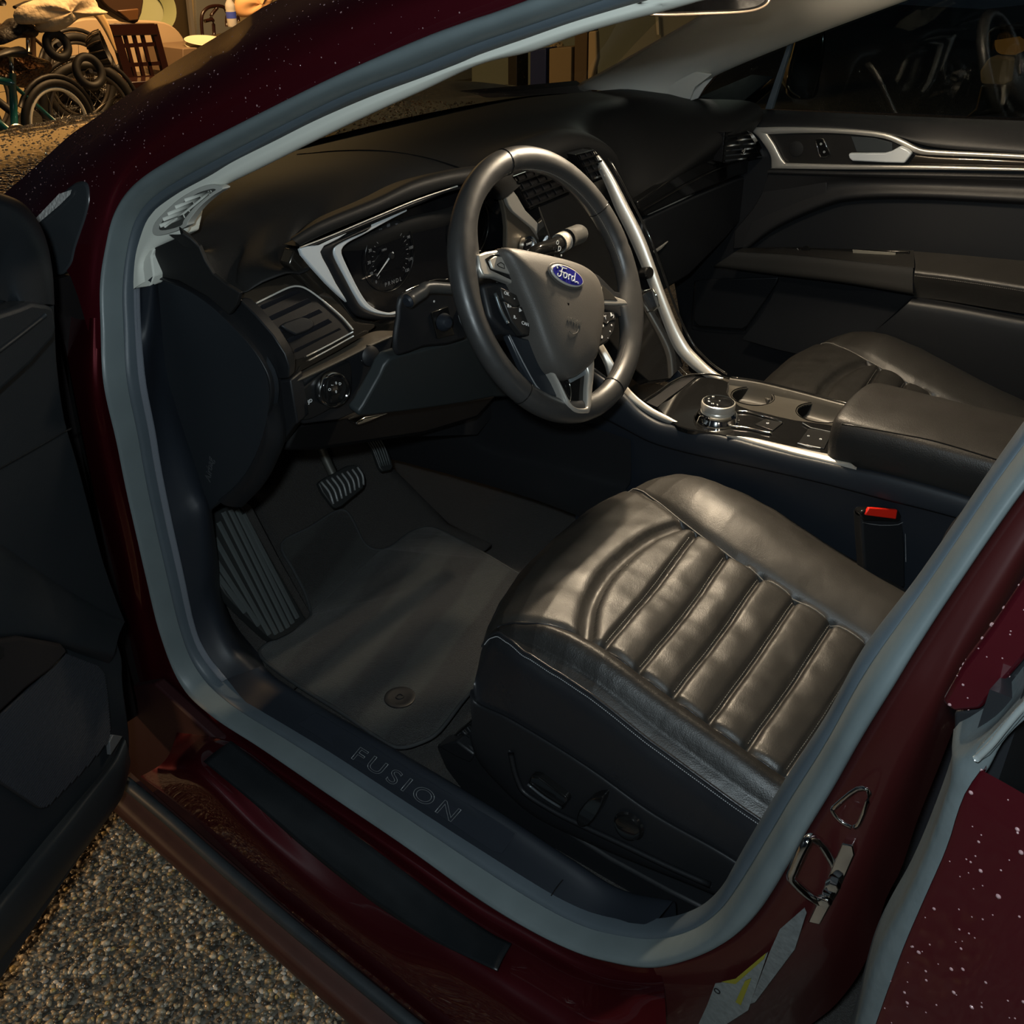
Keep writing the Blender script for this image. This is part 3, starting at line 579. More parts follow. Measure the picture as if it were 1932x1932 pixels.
# dash side top piece under the cream cover
slab('dash_side', sm(PX(-.692, [(290,468),(345,444),(374,464),(386,492),(401,517),(426,537),(452,553),(446,575),(432,594),(391,560),(338,530),(288,520)]), 1, True), (.006, .0, 0), M['dash'], dash, .001)
# light switch panel
lp = slab('switch_panel', PY(.196, [(548,716),(560,720),(640,684),(742,634),(737,660),(728,690),(716,730),(700,765),(640,792),(573,800),(560,790)]), (0, .03, .0), M['plastic'], dash, .002)
lsb = slab('light_switch', sm(PY(.192, [(564,745),(572,733),(610,703),(640,684),(656,681),(662,690),(665,720),(662,745),(640,762),(600,785),(578,793),(570,785)]), 3, True), (0, .008, 0), mat('switch_face', (.010, .011, .012), .3), dash, .002)
kc = PY(.182, [(628,735)])[0]; kax = V((-.25, -1, .12))
lathe('knob', kc, kax, [(0, .006), (.0175, .006), (.0187, .0052), (.0202, .0062), (.0218, .0048), (.0232, -.004), (.0245, -.012), (.026, -.014)], M['gloss'], lsb, n=56)
lathe('knob_ring', kc, kax, [(.0212, .0050), (.0220, .0064), (.0234, .0046), (.0238, -.002), (.0226, -.002)], M['chrome'], lsb, n=56)
kR = frame(kax)
for dx, dz, s in [(-.008, .0035, 'O'), (-.003, .0085, '\u2022-'), (.003, .0095, '0'), (.0085, .007, 'D'), (.001, -.002, '0')]:
    text('knob_print', s, kc+kR@V((dx, dz, .0064)), kR.col[0], kR.col[1], .0052, M['white'], lsb)
text('switch_print', '\u00a7D', PY(.190, [(585,757)])[0], (1, 0, 0), (0, 0, 1), .007, M['white'], lsb)
q = PY(.190, [(568,742),(573,775)]); tube('dimmer_edge', q, .0011, mat('edge', (.06, .065, .07), .3), lsb, smooth_path=0, n=6)
lathe('hatch_button', PY(.185, [(700,672)])[0], (-.2, -1, .2), [(0, .004), (.009, .003), (.014, .000), (.015, -.006)], M['plastic'], dash, n=32)
text('hatch_print', '\u2302', PY(.190, [(685,676)])[0], (1, 0, 0), (0, 0, 1), .010, M['white'], dash)
# lower column panel / knee panel
kp = [(737,676),(790,662),(860,645),(905,640),(960,690),(985,745),(930,750),(880,760),(800,772),(735,780),(677,785),(686,765),(700,740),(718,708)]
o = slab('knee_panel', sm(PP((-.45, .16, .72), (0, -1, -.25), kp), 2, True), (0, .02, .006), mat('knee_plastic', (.026, .032, .034), .45, bump=[('noise', 900, .15, .0003)]), dash, .006, 3)
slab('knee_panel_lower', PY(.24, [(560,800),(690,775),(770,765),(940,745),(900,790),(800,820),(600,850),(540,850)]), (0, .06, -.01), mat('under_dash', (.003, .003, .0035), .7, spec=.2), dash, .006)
slab('data_port', PY(.20, [(672,798),(690,787),(735,780),(700,795),(676,803)]), (0, .02, 0), M['chrome'], dash, .002)
# ---- centre stack
cs = slab('centre_stack', sm(PP((0, .21, .9), (0, -.83, .55), [(1000,345),(1005,322),(1030,300),(1090,275),(1125,285),(1150,335),(1190,430),(1225,520),(1250,600),(1290,690),(1225,720),(1150,640),(1080,560),(1050,495),(1034,440)]), 2, True), (0, .02, -.012), M['gloss'], dash, .002)
slab('bronze_panel', sm(PY(.232, [(935,345),(948,346),(958,372),(966,398),(1006,428),(1028,456),(1040,480),(1000,500),(960,500),(957,430),(950,385)]), 2, True), (0, .01, 0), mat('satin_bronze', (.19, .165, .13), .38, metal=.7), dash, .002)
slab('champagne_strip', sm(PY(.222, [(947,347),(960,350),(977,371),(992,397),(1015,421),(1029,452),(1020,452),(1006,431),(968,400),(956,376)]), 2, True), (0, .008, 0), M['satin'], dash, .0015)
sb = lathe('start_button', PY(.220, [(998,464)])[0], (-.1, -1, .25), [(0, .003), (.0115, .003), (.0125, .004), (.0155, .004), (.0165, .001), (.0165, -.006)], M['chrome'], dash, n=40)
lathe('button_face', PY(.2165, [(998,464)])[0], (-.1, -1, .25), [(0, .001), (.0115, .0005), (.0118, -.001)], M['gloss'], sb, n=32)
text('button_print', 'START', PY(.2145, [(998,460)])[0], (1, 0, 0), (0, 0, 1), .005, M['white'], sb); text('button_print', 'STOP', PY(.2145, [(999,472)])[0], (1, 0, 0), (0, 0, 1), .005, M['white'], sb)
def louvers(name, quad, y, rows, cols, parent, lab=None):
    tl, tr, br, bl_ = [PY(y, [p])[0] for p in quad]
    f = slab(name, [tl, tr, br, bl_], (0, .02, 0), mat('vent_black2', (.004, .004, .005), .5), parent, .001)
    if lab: tag(f, lab)
    fr = [tl, tr, br, bl_]
    tube('vent_frame', [p+V((0, -.002, 0)) for p in fr+[tl]], .0012, M['gloss'], f, smooth_path=0, n=8)
    for i in range(rows):
        t = (i+.6)/rows; a, b = tl.lerp(bl_, t), tr.lerp(br, t)
        sweep('vane', [a+V((0, -.003, 0)), b+V((0, -.003, 0))], [(-.0015, -.004), (.0015, -.004), (.003, .004), (.0, .004)], M['gloss'], f, up=(0, -1, .4), smooth=False)
    for j in range(cols):
        t = (j+.5)/cols; a, b = tl.lerp(tr, t), bl_.lerp(br, t)
        sweep('vertical_vane', [a+V((0, .001, 0)), b+V((0, .001, 0))], [(-.0007, -.003), (.0007, -.003), (.0007, .003), (-.0007, .003)], M['plastic'], f, up=(0, -1, 0), smooth=False)
    return f
louvers('air_vent', [(966,333),(1040,306),(1074,362),(999,394)], .225, 4, 5, dash, 'centre air vent seen through the wheel')
louvers('air_vent', [(1086,292),(1118,283),(1146,330),(1112,342)], .225, 4, 3, dash, 'right centre air vent beyond the wheel rim')
# long champagne strips down both sides of the stack into the console
eo = [(1120,286),(1138,303),(1162,340),(1183,381),(1214,443),(1235,498),(1256,557),(1279,614),(1300,652),(1319,673),(1339,692),(1359,707),(1376,714)]
ei = [(1118,288),(1130,306),(1149,345),(1168,392),(1190,437),(1214,492),(1240,557),(1266,627),(1281,658),(1298,678),(1319,697),(1340,709),(1356,715)]
SA, SB = resample(sm(PX(.112, eo), 6), 90), resample(sm(PX(.100, ei), 6), 90)
loft('champagne_rail', [[p+V((.004, .006, -.004)) for p in SA], SA, [a.lerp(b, .5)+V((-.001, -.004, .003)) for a, b in zip(SA, SB)], SB, [p+V((.002, .008, -.006)) for p in SB]], M['satin'], dash, n=90, k=4)
so_ = PX(.115, [(1148,298),(1172,340),(1195,385),(1225,445),(1246,500),(1267,560),(1290,616),(1310,652),(1328,672),(1348,690),(1372,706)])
tube('rail_edge', so_, .0022, M['gloss'], dash, n=8)
lathe('volume_knob', PX(.098, [(1218,515)])[0], (-.35, -1, .35), [(0, .012), (.0085, .012), (.0105, .010), (.011, -.004)], M['gloss'], dash, n=32)
tube('button_bezel', PX(.095, [(1214,549),(1231,545),(1240,560),(1244,578),(1226,592)]), .0013, M['chrome'], dash, smooth_path=0, n=8)
slab('climate_buttons', PX(.098, [(1212,553),(1230,549),(1239,577),(1224,588),(1210,590)]), (.004, .004, 0), mat('btn', (.015, .015, .016), .35), dash, .001)
tube('chrome_line', PX(.095, [(1237,611),(1247,640),(1262,665),(1280,690),(1299,709)]), .0009, M['chrome'], dash, n=6)
wing = PX(.085, [(1225,590),(1240,640),(1262,680),(1292,712),(1270,722),(1240,715),(1215,690),(1205,650)])
slab('stack_wing', sm(wing, 2, True), (.004, .01, 0), M['plastic_blue'], dash, .002)
# the driver's side twin of the rail, seen under the wheel
eo2 = [(1120,640),(1128,655),(1143,685),(1152,712),(1180,745),(1215,772),(1250,790),(1281,801)]
ei2 = [(1132,640),(1145,662),(1160,690),(1166,707),(1195,742),(1228,768),(1262,786),(1279,796)]
SA, SB = resample(sm(PX(-.110, eo2), 6), 50), resample(sm(PX(-.103, ei2), 6), 50)
loft('champagne_rail', [[p+V((.003, .004, -.006)) for p in SA], SA, [a.lerp(b, .5)+V((0, 0, .002)) for a, b in zip(SA, SB)], SB, [p+V((.004, 0, -.004)) for p in SB]], M['satin'], dash, n=50, k=4)
# ---- passenger side fascia
pf = slab('fascia_strip', sm(PY(.232, [(1204,380),(1276,332),(1345,285),(1365,250),(1400,236),(1446,300),(1446,318),(1389,333),(1314,364),(1216,409),(1205,395)]), 1, True), (0, .02, 0), M['gloss'], dash, .004)
slab('glovebox', sm(PY(.238, [(1216,412),(1314,368),(1389,337),(1444,322),(1440,350),(1420,390),(1370,450),(1300,520),(1235,560),(1222,500),(1210,450)]), 1, True), (0, .03, 0), M['plastic'], dash, .006, 3)
tube('strip_line', PY(.228, [(1215,395),(1290,352),(1352,320),(1400,305)]), .0010, bronze, dash, n=6)
slab('glovebox_handle', PY(.230, [(1235,474),(1262,455),(1248,470),(1236,478)]), (0, .004, 0), M['satin'], dash, .0008)
v3 = louvers('air_vent', [(1367,250),(1408,247),(1436,298),(1362,306)], .205, 6, 1, dash, 'passenger air vent at the far end')
slab('vent_chrome', sm(PY(.198, [(1411,248),(1422,254),(1436,275),(1445,297),(1440,298),(1428,276)]), 2, True), (0, .004, 0), M['chrome'], v3, .0006)
lathe('vent_tab', PY(.20, [(1402,285)])[0], (0, -1, 0), [(0, .004), (.006, .003), (.007, 0)], M['chrome'], v3, n=12)
# ================================================================ STEERING COLUMN AND WHEEL
WC = V((-.353, 0, .909)); TH = .4595; WN = V((0, -math.cos(TH), math.sin(TH))); WU = V((0, math.sin(TH), math.cos(TH))); WR = V((1, 0, 0))
def WPp(pts, off=0): return PP(WC+WN*off, WN, pts)
def WL(u, v, off=0): return WC+WR*u+WU*v+WN*off
col = thing('steering_column', 'black steering column shroud with a turn stalk and a wiper stalk', 'column', WC-WN*.12)
cp = [WC-WN*t for t in (.035, .07, .10, .13)]
sh = sweep('column_shroud', cp, circ(.046, 28, 1.1, .9), M['plastic'], col, up=WU, scale=lambda t: .95+.25*t)
slab('shroud_lower', sm(PY(.12, [(757,560),(790,545),(850,535),(880,560),(880,640),(800,655),(752,672),(746,640),(752,600)]), 2, True), (0, .008, 0), M['plastic'], col, .004)
lathe('lock_cap', PY(.112, [(838,608)])[0], (-.35, -1, .2), [(0, .012), (.006, .011), (.010, .007), (.0125, 0)], M['plastic_blue'], col, n=28)
slab('lock_plate', PY(.117, [(815,590),(846,578),(858,632),(826,640)]), (0, .006, 0), M['gloss'], col, .001)
text('shroud_print', 'o', PY(.118, [(819,568)])[0], (1, 0, 0), (0, 0, 1), .006, M['white'], col)
stp_ = PY(.10, [(770,568),(795,552),(818,542)]); stp_ += [V((-.37, .08, .885))]
stm = mat('stalk_plastic', (.05, .05, .048), .35)
ts = tube('turn_stalk', [stp_[0], stp_[1], stp_[2], stp_[3]], .0075, stm, col, n=16, scale=lambda t: 1.25-.3*t)
lathe('stalk_end', stp_[0], (stp_[0]-stp_[1]), [(0, .004), (.006, .0035), (.0085, .001), (.0092, -.002)], M['plastic_blue'], ts, n=28)
# wiper stalk
wsr = PY(.085, [(1010,478),(1042,466),(1070,452),(1092,442)])
wst = tube('wiper_stalk', [V((-.30, .085, .89))]+wsr, .0115, M['gloss'], col, n=20, scale=lambda t: .85+.35*t)
sweep('stalk_tip', sm([wsr[2]+V((0, 0, .001)), wsr[3], wsr[3]+(wsr[3]-wsr[2])*.35], 4), circ(.0150, 20), stm, wst, scale=lambda t: 1.0-.35*max(0, t-.5)*2)
sweep('stalk_ring', [wsr[1].lerp(wsr[2], .45), wsr[1].lerp(wsr[2], .85)], circ(.0143, 24), M['satin'], wst)
for a, s, g in [(.0, 'O', .009), (.45, 'D', .011), (.9, 'o', .006)]:
    text('stalk_print', s, PY(.0695, [(1052+a*8, 458+a*26)])[0], (1, .0, -.3), (.3, 0, 1), g, M['white'], wst)
# wheel
wheel = thing('steering_wheel', 'black leather steering wheel turned slightly right, with oval blue emblem on its hub', 'steering wheel', WC)
ROT = math.radians(-28)
NW = 160; rows = []
def rimprof(a):
    # a: angle in the unrotated wheel; returns list of (radial, axial)
    rr = .0172; g = 0
    for c0 in (180, 0):
        d = abs((math.degrees(a)-c0+180) % 360-180)
        g = max(g, math.exp(-(d/13)**2))
    pts = []
    for k in range(20):
        t = 2*math.pi*k/20; x, y = math.cos(t), math.sin(t)
        ex = .0165+.002*g; ey = .0155
        pts.append((x*ex-(g*.010 if x < 0 else 0)*(-x), y*ey))
    return pts
for i in range(NW):
    a = 2*math.pi*i/NW; R_ = .1705
    fl = 0
    rad = V((math.cos(a+ROT), math.sin(a+ROT)))
    groove = 0
    for s_ in (32, 119+0, 246, 314):
        d = abs((math.degrees(a)-s_+180) % 360-180); groove = max(groove, math.exp(-(d/.7)**2))
    rows.append([WL(rad.x*(R_+q[0]*(1-.08*groove)), rad.y*(R_+q[0]*(1-.08*groove)), q[1]*(1-.08*groove)) for q in rimprof(a)])
rows.append(rows[0])
grid('rim', rows, M['wheel_leather'], wheel, closed=True)
for s_ in (51, 119+28-26, 246, 314): pass
# seams at the traced places
for p in [(945,290),(1140,375),(985,745),(1165,745)]:
    q = WPp([p])[0]-WC; a = math.atan2(q.dot(WU), q.dot(WR)); rad = WR*math.cos(a)+WU*math.sin(a)
    tube('rim_seam', [WC+rad*(.1705+.0168*math.cos(t))+WN*(.0158*math.sin(t)) for t in [2*math.pi*k/20 for k in range(20)]], .0007, M['gloss'], wheel, closed=True, smooth_path=0, n=6)
# stitching on the inner side of the rim
st = []
for i in range(150):
    a = math.radians(-75+i*1.13)
    if a > math.radians(85): break
    rad = WR*math.cos(a)+WU*math.sin(a); c = WC+rad*(.1705-.0158)+WN*.0050; tn = -WR*math.sin(a)+WU*math.cos(a)
    R = Matrix(((tn+WN*.35).normalized(), rad, (tn.cross(rad)).normalized())).transposed(); st.append(boxd(c, (.0026, .0010, .0008), R))
o = join_meshes('stitching', st, M['thread_dark'], wheel, False); tag(o, kind='stuff')
# hub: domed pad built from a traced outline
hub_o = [(945,468),(962,466),(990,471),(1030,480),(1070,490),(1100,502),(1122,520),(1133,545),(1138,575),(1136,610),(1130,650),(1122,680),(1105,698),(1080,715),(1060,712),(1040,695),(1025,665),(1012,630),(1000,595),(985,560),(970,525),(955,495)]
ho = sm(WPp(hub_o, .022), 3, True); hc = sum(ho, V())/len(ho)
lv = [(1.0, -.030), (1.0, -.010), (.985, 0), (.95, .006), (.87, .0105), (.7, .014), (.45, .017), (.2, .018), (.02, .018)]
ho = resample(ho, 96, True)
grid('airbag_cover', [[hc+(p-hc)*s+WN*h for p in ho] for s, h in lv], M['hub'], wheel, closed=True)
wr = math.radians(-31); ER = WR*math.cos(wr)+WU*math.sin(wr); EU = -WR*math.sin(wr)+WU*math.cos(wr)
ec_ = WPp([(1068,521)], .040)[0]
def ell(a, b, n=48): return [ec_+ER*(a*math.cos(2*math.pi*k/n))+EU*(b*math.sin(2*math.pi*k/n)) for k in range(n)]
em = slab('emblem', ell(.0315, .0128), WN*.003, M['bright'], wheel, .001)
slab('emblem_field', [p+WN*.0031 for p in ell(.0293, .0108)], WN*.0006, M['blue'], em, .0003)
slab('emblem_dish', [p-WN*.001 for p in ell(.0350, .0160)], WN*.0018, M['hub'], em, .0008)
# the script word on the oval, drawn as strokes
def stroke(pts, r=.0008):
    tube('emblem_script', [ec_+ER*(x*.00112)+EU*(y*.00112)+WN*.0042 for x, y in pts], r, M['white'], em, n=6, smooth_path=4)
stroke([(-19,3),(-20,6),(-15,7.2),(-9,6.4),(-3,7.2)]); stroke([(-10,6.4),(-12,2),(-13,-3),(-16,-6),(-19,-5),(-18,-2.5)]); stroke([(-16,.6),(-12,1.0),(-7,.8)])
stroke([(-5,1.5),(-8,0),(-8.5,-3.5),(-6,-5),(-3.5,-3),(-3.2,.5),(-5,1.5),(-1.5,.8)]); stroke([(0,1.5),(0,-5)]); stroke([(0,-1),(2,1.5),(4.5,1)])
stroke([(10,1.2),(7,.8),(5.5,-2),(6.5,-4.8),(9,-4),(10.5,-1)]); stroke([(12.5,7),(11,1),(10.5,-3.5),(12,-5),(15,-3.5)]); stroke([(16,-3.2),(17,-5.4)])
text('airbag_print', 'AIRBAG', WPp([(1084,606)], .0408)[0], ER, EU, .0085, mat('emboss', (.10, .095, .085), .4), wheel)
tube('airbag_print', WPp([(1074,624),(1080,630),(1088,628),(1092,620)], .0405), .0007, mat('emboss2', (.10, .095, .085), .4), wheel, n=6)
# spokes
sil_sp = M['satin']; pk = M['plastic']
spk = slab('spoke', sm(WPp([(880,470),(905,475),(945,468),(962,500),(990,560),(1010,610),(1030,680),(1060,740),(1100,745),(1118,690),(1135,640),(1160,600),(1195,590),(1205,560),(1160,550),(1130,520),(1100,505),(1000,480)], .000), 1, True), -WN*.025, pk, wheel, .003)
tl = [(902,480),(918,474),(946,470),(958,487),(972,512),(984,541),(965,533),(935,522),(912,521),(905,505)]
s1 = slab('spoke_trim', sm(WPp(tl, .016), 1, True), -WN*.012, sil_sp, wheel, .003, 3); tag(s1, 'silver trim of the left spoke')
slab('switch_recess', WPp([(915,489),(930,479),(945,480),(971,525),(971,531),(925,509)], .0165), -WN*.002, M['gloss'], s1, .0006)
sbn = slab('switch_button', WPp([(924,490),(934,483),(948,484),(968,519),(930,507)], .0185), -WN*.003, M['satin'], s1, .001)
tube('button_mark', WPp([(938,499),(945,495),(951,499),(952,507),(942,503),(938,499)], .0188), .0006, M['gloss'], s1, smooth_path=0, n=6)
tr_ = [(1128,533),(1134,538),(1150,555),(1180,566),(1186,574),(1160,575),(1137,574),(1135,556)]
s2 = slab('spoke_trim', sm(WPp(tr_, .016), 1, True), -WN*.012, sil_sp, wheel, .002, 3); tag(s2, 'silver trim of the right spoke')
slab('switch_recess', WPp([(1136,537),(1154,553),(1166,567),(1139,566)], .0168), -WN*.002, mat('swdark', (.03, .028, .025), .3), s2, .0006)
lp_ = [(938,550),(944,541),(975,556),(983,566),(998,610),(1001,628),(998,634),(975,636),(950,620),(940,590)]
pod = slab('switch_pod', sm(WPp([(910,535),(950,530),(985,548),(1002,600),(1002,630),(985,637),(950,628),(925,600)], .006), 1, True), -WN*.03, pk, wheel, .006, 3)
b1_ = slab('button_cluster', WPp([(944,541),(975,556),(982,576),(972,580),(954,568),(949,563)], .022), -WN*.010, mat('button_rubber', (.018, .018, .018), .4), pod, .0015)
slab('button_cluster', WPp([(950,567),(968,579),(985,578),(1000,618),(998,632),(985,632),(965,605)], .022), -WN*.010, mat('button_rubber2', (.016, .016, .016), .4), pod, .0015)
tube('pod_edge', WPp([(934,553),(945,585),(958,610)], .019), .0022, mat('pod_edge', (.12, .14, .15), .3, metal=.5), pod, n=8)
for p, s in [((956,554),'OK'), ((971,564),'\u25b8'), ((961,578),'R+'), ((982,586),'\u25ba'), ((972,599),'R-'), ((991,611),'CAN')]:
    text('button_print', s, WPp([p], .0225)[0], ER, EU, .0062, M['white'], pod)
pod2 = slab('switch_pod', sm(WPp([(1133,588),(1160,587),(1163,600),(1160,625),(1148,645),(1130,655),(1128,620)], .012), 1, True), -WN*.02, mat('pod_rubber', (.022, .021, .020), .4), wheel, .003)
for p, s in [((1140,597),'\u25ba('), ((1155,595),'\u25ba)'), ((1138,615),'\u266a'), ((1154,614),'+'), ((1151,625),'\u25aa'), ((1135,636),'\u25cf'), ((1147,637),'-')]:
    text('button_print', s, WPp([p], .0125)[0], ER, EU, .0065, M['white'], pod2)
tube('pod_line', WPp([(1135,606),(1144,611),(1150,605),(1164,603)], .0125), .0006, M['gloss'], pod2, n=6)
# lower spoke: silver U frame with dark insert
lo = [(1002,628),(1012,650),(1030,690),(1048,722),(1062,752),(1070,768),(1085,779),(1105,780),(1113,775),(1116,740),(1120,700),(1120,670)]
loi = [(1014,640),(1024,664),(1040,694),(1056,722),(1070,750),(1078,764),(1090,770),(1104,770),(1107,766),(1108,735),(1110,706),(1108,692)]
A_, B_ = resample(sm(WPp(lo, .014), 4), 70), resample(sm(WPp(loi, .017), 4), 70)
lt = loft('lower_spoke_frame', [[p-WN*.010 for p in A_], A_, [a.lerp(b, .5)+WN*.003 for a, b in zip(A_, B_)], B_, [p-WN*.010 for p in B_]], M['satin'], wheel, n=70, k=4)
slab('spoke_insert', WPp([(1040,700),(1060,715),(1080,717),(1105,698),(1108,720),(1106,768),(1088,768),(1070,745)], .010), -WN*.008, M['gloss'], wheel, .002)
slab('insert_step', WPp([(1072,712),(1102,692),(1109,705),(1078,722)], .0135), -WN*.004, mat('step_grey', (.16, .18, .19), .4), wheel, .001)
tube('insert_line', WPp([(1069,712),(1075,725),(1077,745),(1075,758)], .0135), .0008, M['chrome'], wheel, n=6)
# inner skirt below the left pod
slab('spoke_skirt', sm(WPp([(958,630),(1000,640),(1015,655),(1060,750),(1035,748),(1012,735),(985,690)], .006), 1, True), -WN*.012, mat('skirt', (.018, .022, .028), .3), wheel, .003)
tube('skirt_edge', WPp([(961,632),(985,680),(1008,722),(1018,735)], .0075), .0010, mat('skirt_edge', (.2, .21, .22), .3), wheel, n=6)
# ================================================================ CENTRE CONSOLE
con = thing('centre_console', 'black centre console with chrome rotary shifter, two cup holders and champagne edge strips', 'console', (0, -.2, .4))
lip_t = [(1100,690),(1150,728),(1180,754),(1205,779),(1242,801),(1279,809),(1354,824),(1453,851),(1553,874),(1615,888),(1660,897),(1768,925),(1900,965)]
lip_b = [(1080,755),(1140,790),(1180,811),(1230,836),(1304,857),(1428,884),(1553,913),(1660,941),(1768,968),(1900,1005)]
LT, LB = PX(-.117, lip_t), PX(-.121, lip_b)
top_in = [p+V((.012, 0, .002)) for p in LT]
low1 = [p+V((.010, 0, -.004)) for p in LB]; low2 = [V((p.x+.012, p.y, p.z*.5+.16)) for p in low1]; low3 = [V((p.x+.010, p.y, .245)) for p in low1]
loft('console_side', [top_in, LT, [a.lerp(b, .5)+V((-.003, 0, 0)) for a, b in zip(resample(LT, 40), resample(LB, 40))], LB, low1, low2, low3], M['plastic_blue'], con, n=80, k=4)
fr_t = PX(-.122, [(700,770),(760,770),(814,778),(855,824),(905,851),(1000,878),(1100,905),(1180,930)])
fr_b = PX(-.130, [(640,850),(700,848),(745,852),(800,866),(855,880),(1000,922),(1100,958),(1200,990)])
loft('tunnel_side', [PX(-.112, [(760,640),(820,680),(900,700),(960,730),(1000,760),(1060,790),(1130,810),(1190,830)]), PX(-.116, [(720,730),(790,742),(840,765),(890,812),(950,845),(1030,862),(1110,885),(1190,905)]), fr_t, fr_b, [p+V((.0, 0, -.02)) for p in fr_b]], M['plastic'], con, n=60, k=4)
gv = slab('footwell_vent', sm(PX(-.128, [(835,775),(850,768),(885,772),(893,800),(870,808),(850,795)]), 2, True), (.004, 0, 0), M['gloss'], con, .001)
for a, b in [((840,777),(862,802)), ((852,771),(875,804)), ((865,771),(888,800)), ((842,790),(888,778)), ((852,800),(892,789))]:
    tube('vent_slat', PX(-.131, [a, b]), .0010, M['plastic'], gv, smooth_path=0, n=6)
def PC(pts, lift=0):      # the console's top plane: level across, rising a little to the rear
    return PP((-.11, -.2, .637+lift), V((-.03, .06, 1)).normalized(), pts)
UP = V((0, 0, 1))
slab('console_deck', PC([(1215,757),(1267,722),(1297,709),(1376,715),(1602,767),(1640,790),(1700,900),(1620,889),(1453,850),(1354,823),(1279,808),(1240,795)], -.075), -UP*.01, M['plastic'], con, 0)
gp = slab('gloss_plate', sm(PC([(1240,769),(1262,754),(1300,722),(1318,712),(1352,713),(1376,722),(1372,740),(1395,765),(1440,778),(1500,792),(1560,800),(1600,812),(1612,842),(1620,876),(1590,868),(1528,857),(1453,838),(1379,823),(1320,812),(1279,803)], .001), 2, True), -UP*.010, M['gloss'], con, .002)
slab('storage_bin', PC([(1215,757),(1267,722),(1290,712),(1312,712),(1290,730),(1262,750),(1240,768)], -.003), -UP*.004, mat('bin', (.006, .006, .007), .6), con, 0)
tube('bin_edge', PC([(1213,757),(1240,740),(1267,721),(1299,708),(1340,706),(1376,714)], .001), .0018, M['gloss'], con, n=8)
# champagne strip
ca = PC([(1371,822),(1420,826),(1478,839),(1540,852),(1587,862),(1600,870),(1616,882)], .003); cb = PC([(1371,824),(1416,834),(1460,845),(1503,856),(1550,867),(1590,877),(1616,884)], -.001)
loft('champagne_strip', [ca, [a.lerp(b, .5)+V((0, 0, .0015)) for a, b in zip(ca, cb)], cb, [p-UP*.006 for p in cb]], M['satin'], con, n=50, k=4)
# far wall of the cup tray, cup holders
traym = mat('cup_tray', (.040, .037, .031), .42, coat=.2)
fw_t = PC([(1376,716),(1430,724),(1500,741),(1560,757),(1602,768),(1640,778)], .002); fw_b = [p+V((-.010, 0, -.028)) for p in fw_t]
loft('tray_wall', [[p+V((.006, 0, 0)) for p in fw_t], fw_t, fw_b, [p+V((-.02, 0, -.004)) for p in fw_b]], traym, con, n=40, k=3)
tube('tray_edge', [p+V((.008, 0, .001)) for p in fw_t], .0025, M['gloss'], con, n=8)
cups = [(PC([(1420,748)], -.008)[0], .034), (PC([(1546,779)], -.008)[0], .035)]
slab_holes('cup_tray', PC([(1340,718),(1376,712),(1440,722),(1520,742),(1606,766),(1640,800),(1620,835),(1540,820),(1470,802),(1400,788),(1345,765)], -.008), [[c+V((math.cos(t)*R, math.sin(t)*R, 0)) for t in [2*math.pi*k/40 for k in range(40)]] for c, R in cups], -UP*.003, traym, con)
for c, R in cups:
    cup = lathe('cup_holder', c-UP*.055, (0, 0, 1), [(.001, .006), (R-.004, .006), (R-.001, .012), (R, .053), (R+.0025, .0565), (R+.003, .053)], mat('cup_black', (.004, .004, .004), .6, spec=.15) if 'cup_black' not in bpy.data.materials else bpy.data.materials['cup_black'], con, n=48)
    for t in (-.6, 2.4):
        q = c+V((math.cos(t)*R*.93, math.sin(t)*R*.93, -.016)); box('cup_finger', q, (.010, .012, .018), traym, cup, Matrix.Rotation(t, 3, 'Z'), .002)
# rotary shifter
rc = PC([(1352,792)], .001)[0]
sh_ = lathe('shifter_base', rc, (0, 0, 1), [(.0365, -.002), (.0365, .002), (.034, .0045), (.0325, .010), (.029, .0145), (.027, .0155)], M['chrome'], con, n=64)
lathe('shifter_knob', rc, (0, 0, 1), [(.027, .0155), (.0255, .017), (.0262, .0185), (.0255, .020), (.0268, .0215), (.0270, .0300), (.0262, .0318), (.0248, .0325)], M['satin'], sh_, n=72)
lathe('shifter_cap', rc, (0, 0, 1), [(.0001, .0332), (.020, .0330), (.0238, .0322), (.0248, .0312)], M['gloss'], sh_, n=48)
for a, s in ((100, 'P'), (135, 'R'), (170, 'N'), (60, 'D'), (200, 'S')):
    t = math.radians(a); text('gear_print', s, rc+V((.016*math.cos(t), .016*math.sin(t), .0338)), _r, (_a.x, _a.y, 0), .006, M['white'], sh_)
text('gear_print', '\u25be', rc+V((0, -.002, .0338)), _r, (_a.x, _a.y, 0), .008, M['white'], sh_)
tube('shifter_trim', PC([(1390,776),(1410,777),(1440,785),(1465,792),(1478,797)], .003), .0022, M['chrome'], con, n=8)
tube('shifter_trim', PC([(1362,800),(1385,805),(1410,808),(1440,815),(1456,818)], .003), .0026, M['chrome'], con, n=8)
slab('mode_button', PC([(1424,800),(1445,790),(1477,797),(1458,812)], .003), -UP*.003, mat('btn2', (.012, .012, .012), .3), con, .0006)
text('button_print', 'o', PC([(1448,798)], .0033)[0], _r, (_a.x, _a.y, 0), .009, M['white'], con)
slab('brake_switch', PC([(1506,835),(1526,808),(1570,816),(1555,846)], .003), -UP*.003, mat('btn3', (.012, .012, .012), .3), con, .0006)
for q in ((1525,822), (1548,828)): text('button_print', 'o', PC([q], .0035)[0], _r, (_a.x, _a.y, 0), .008, M['white'], con)
tube('switch_line', PC([(1505,836),(1523,841),(1548,845)], .0035), .0007, M['white'], con, smooth_path=0, n=6); tube('switch_line', PC([(1514,798),(1530,807),(1573,816)], .0035), .0007, M['dimwhite'], con, smooth_path=0, n=6)
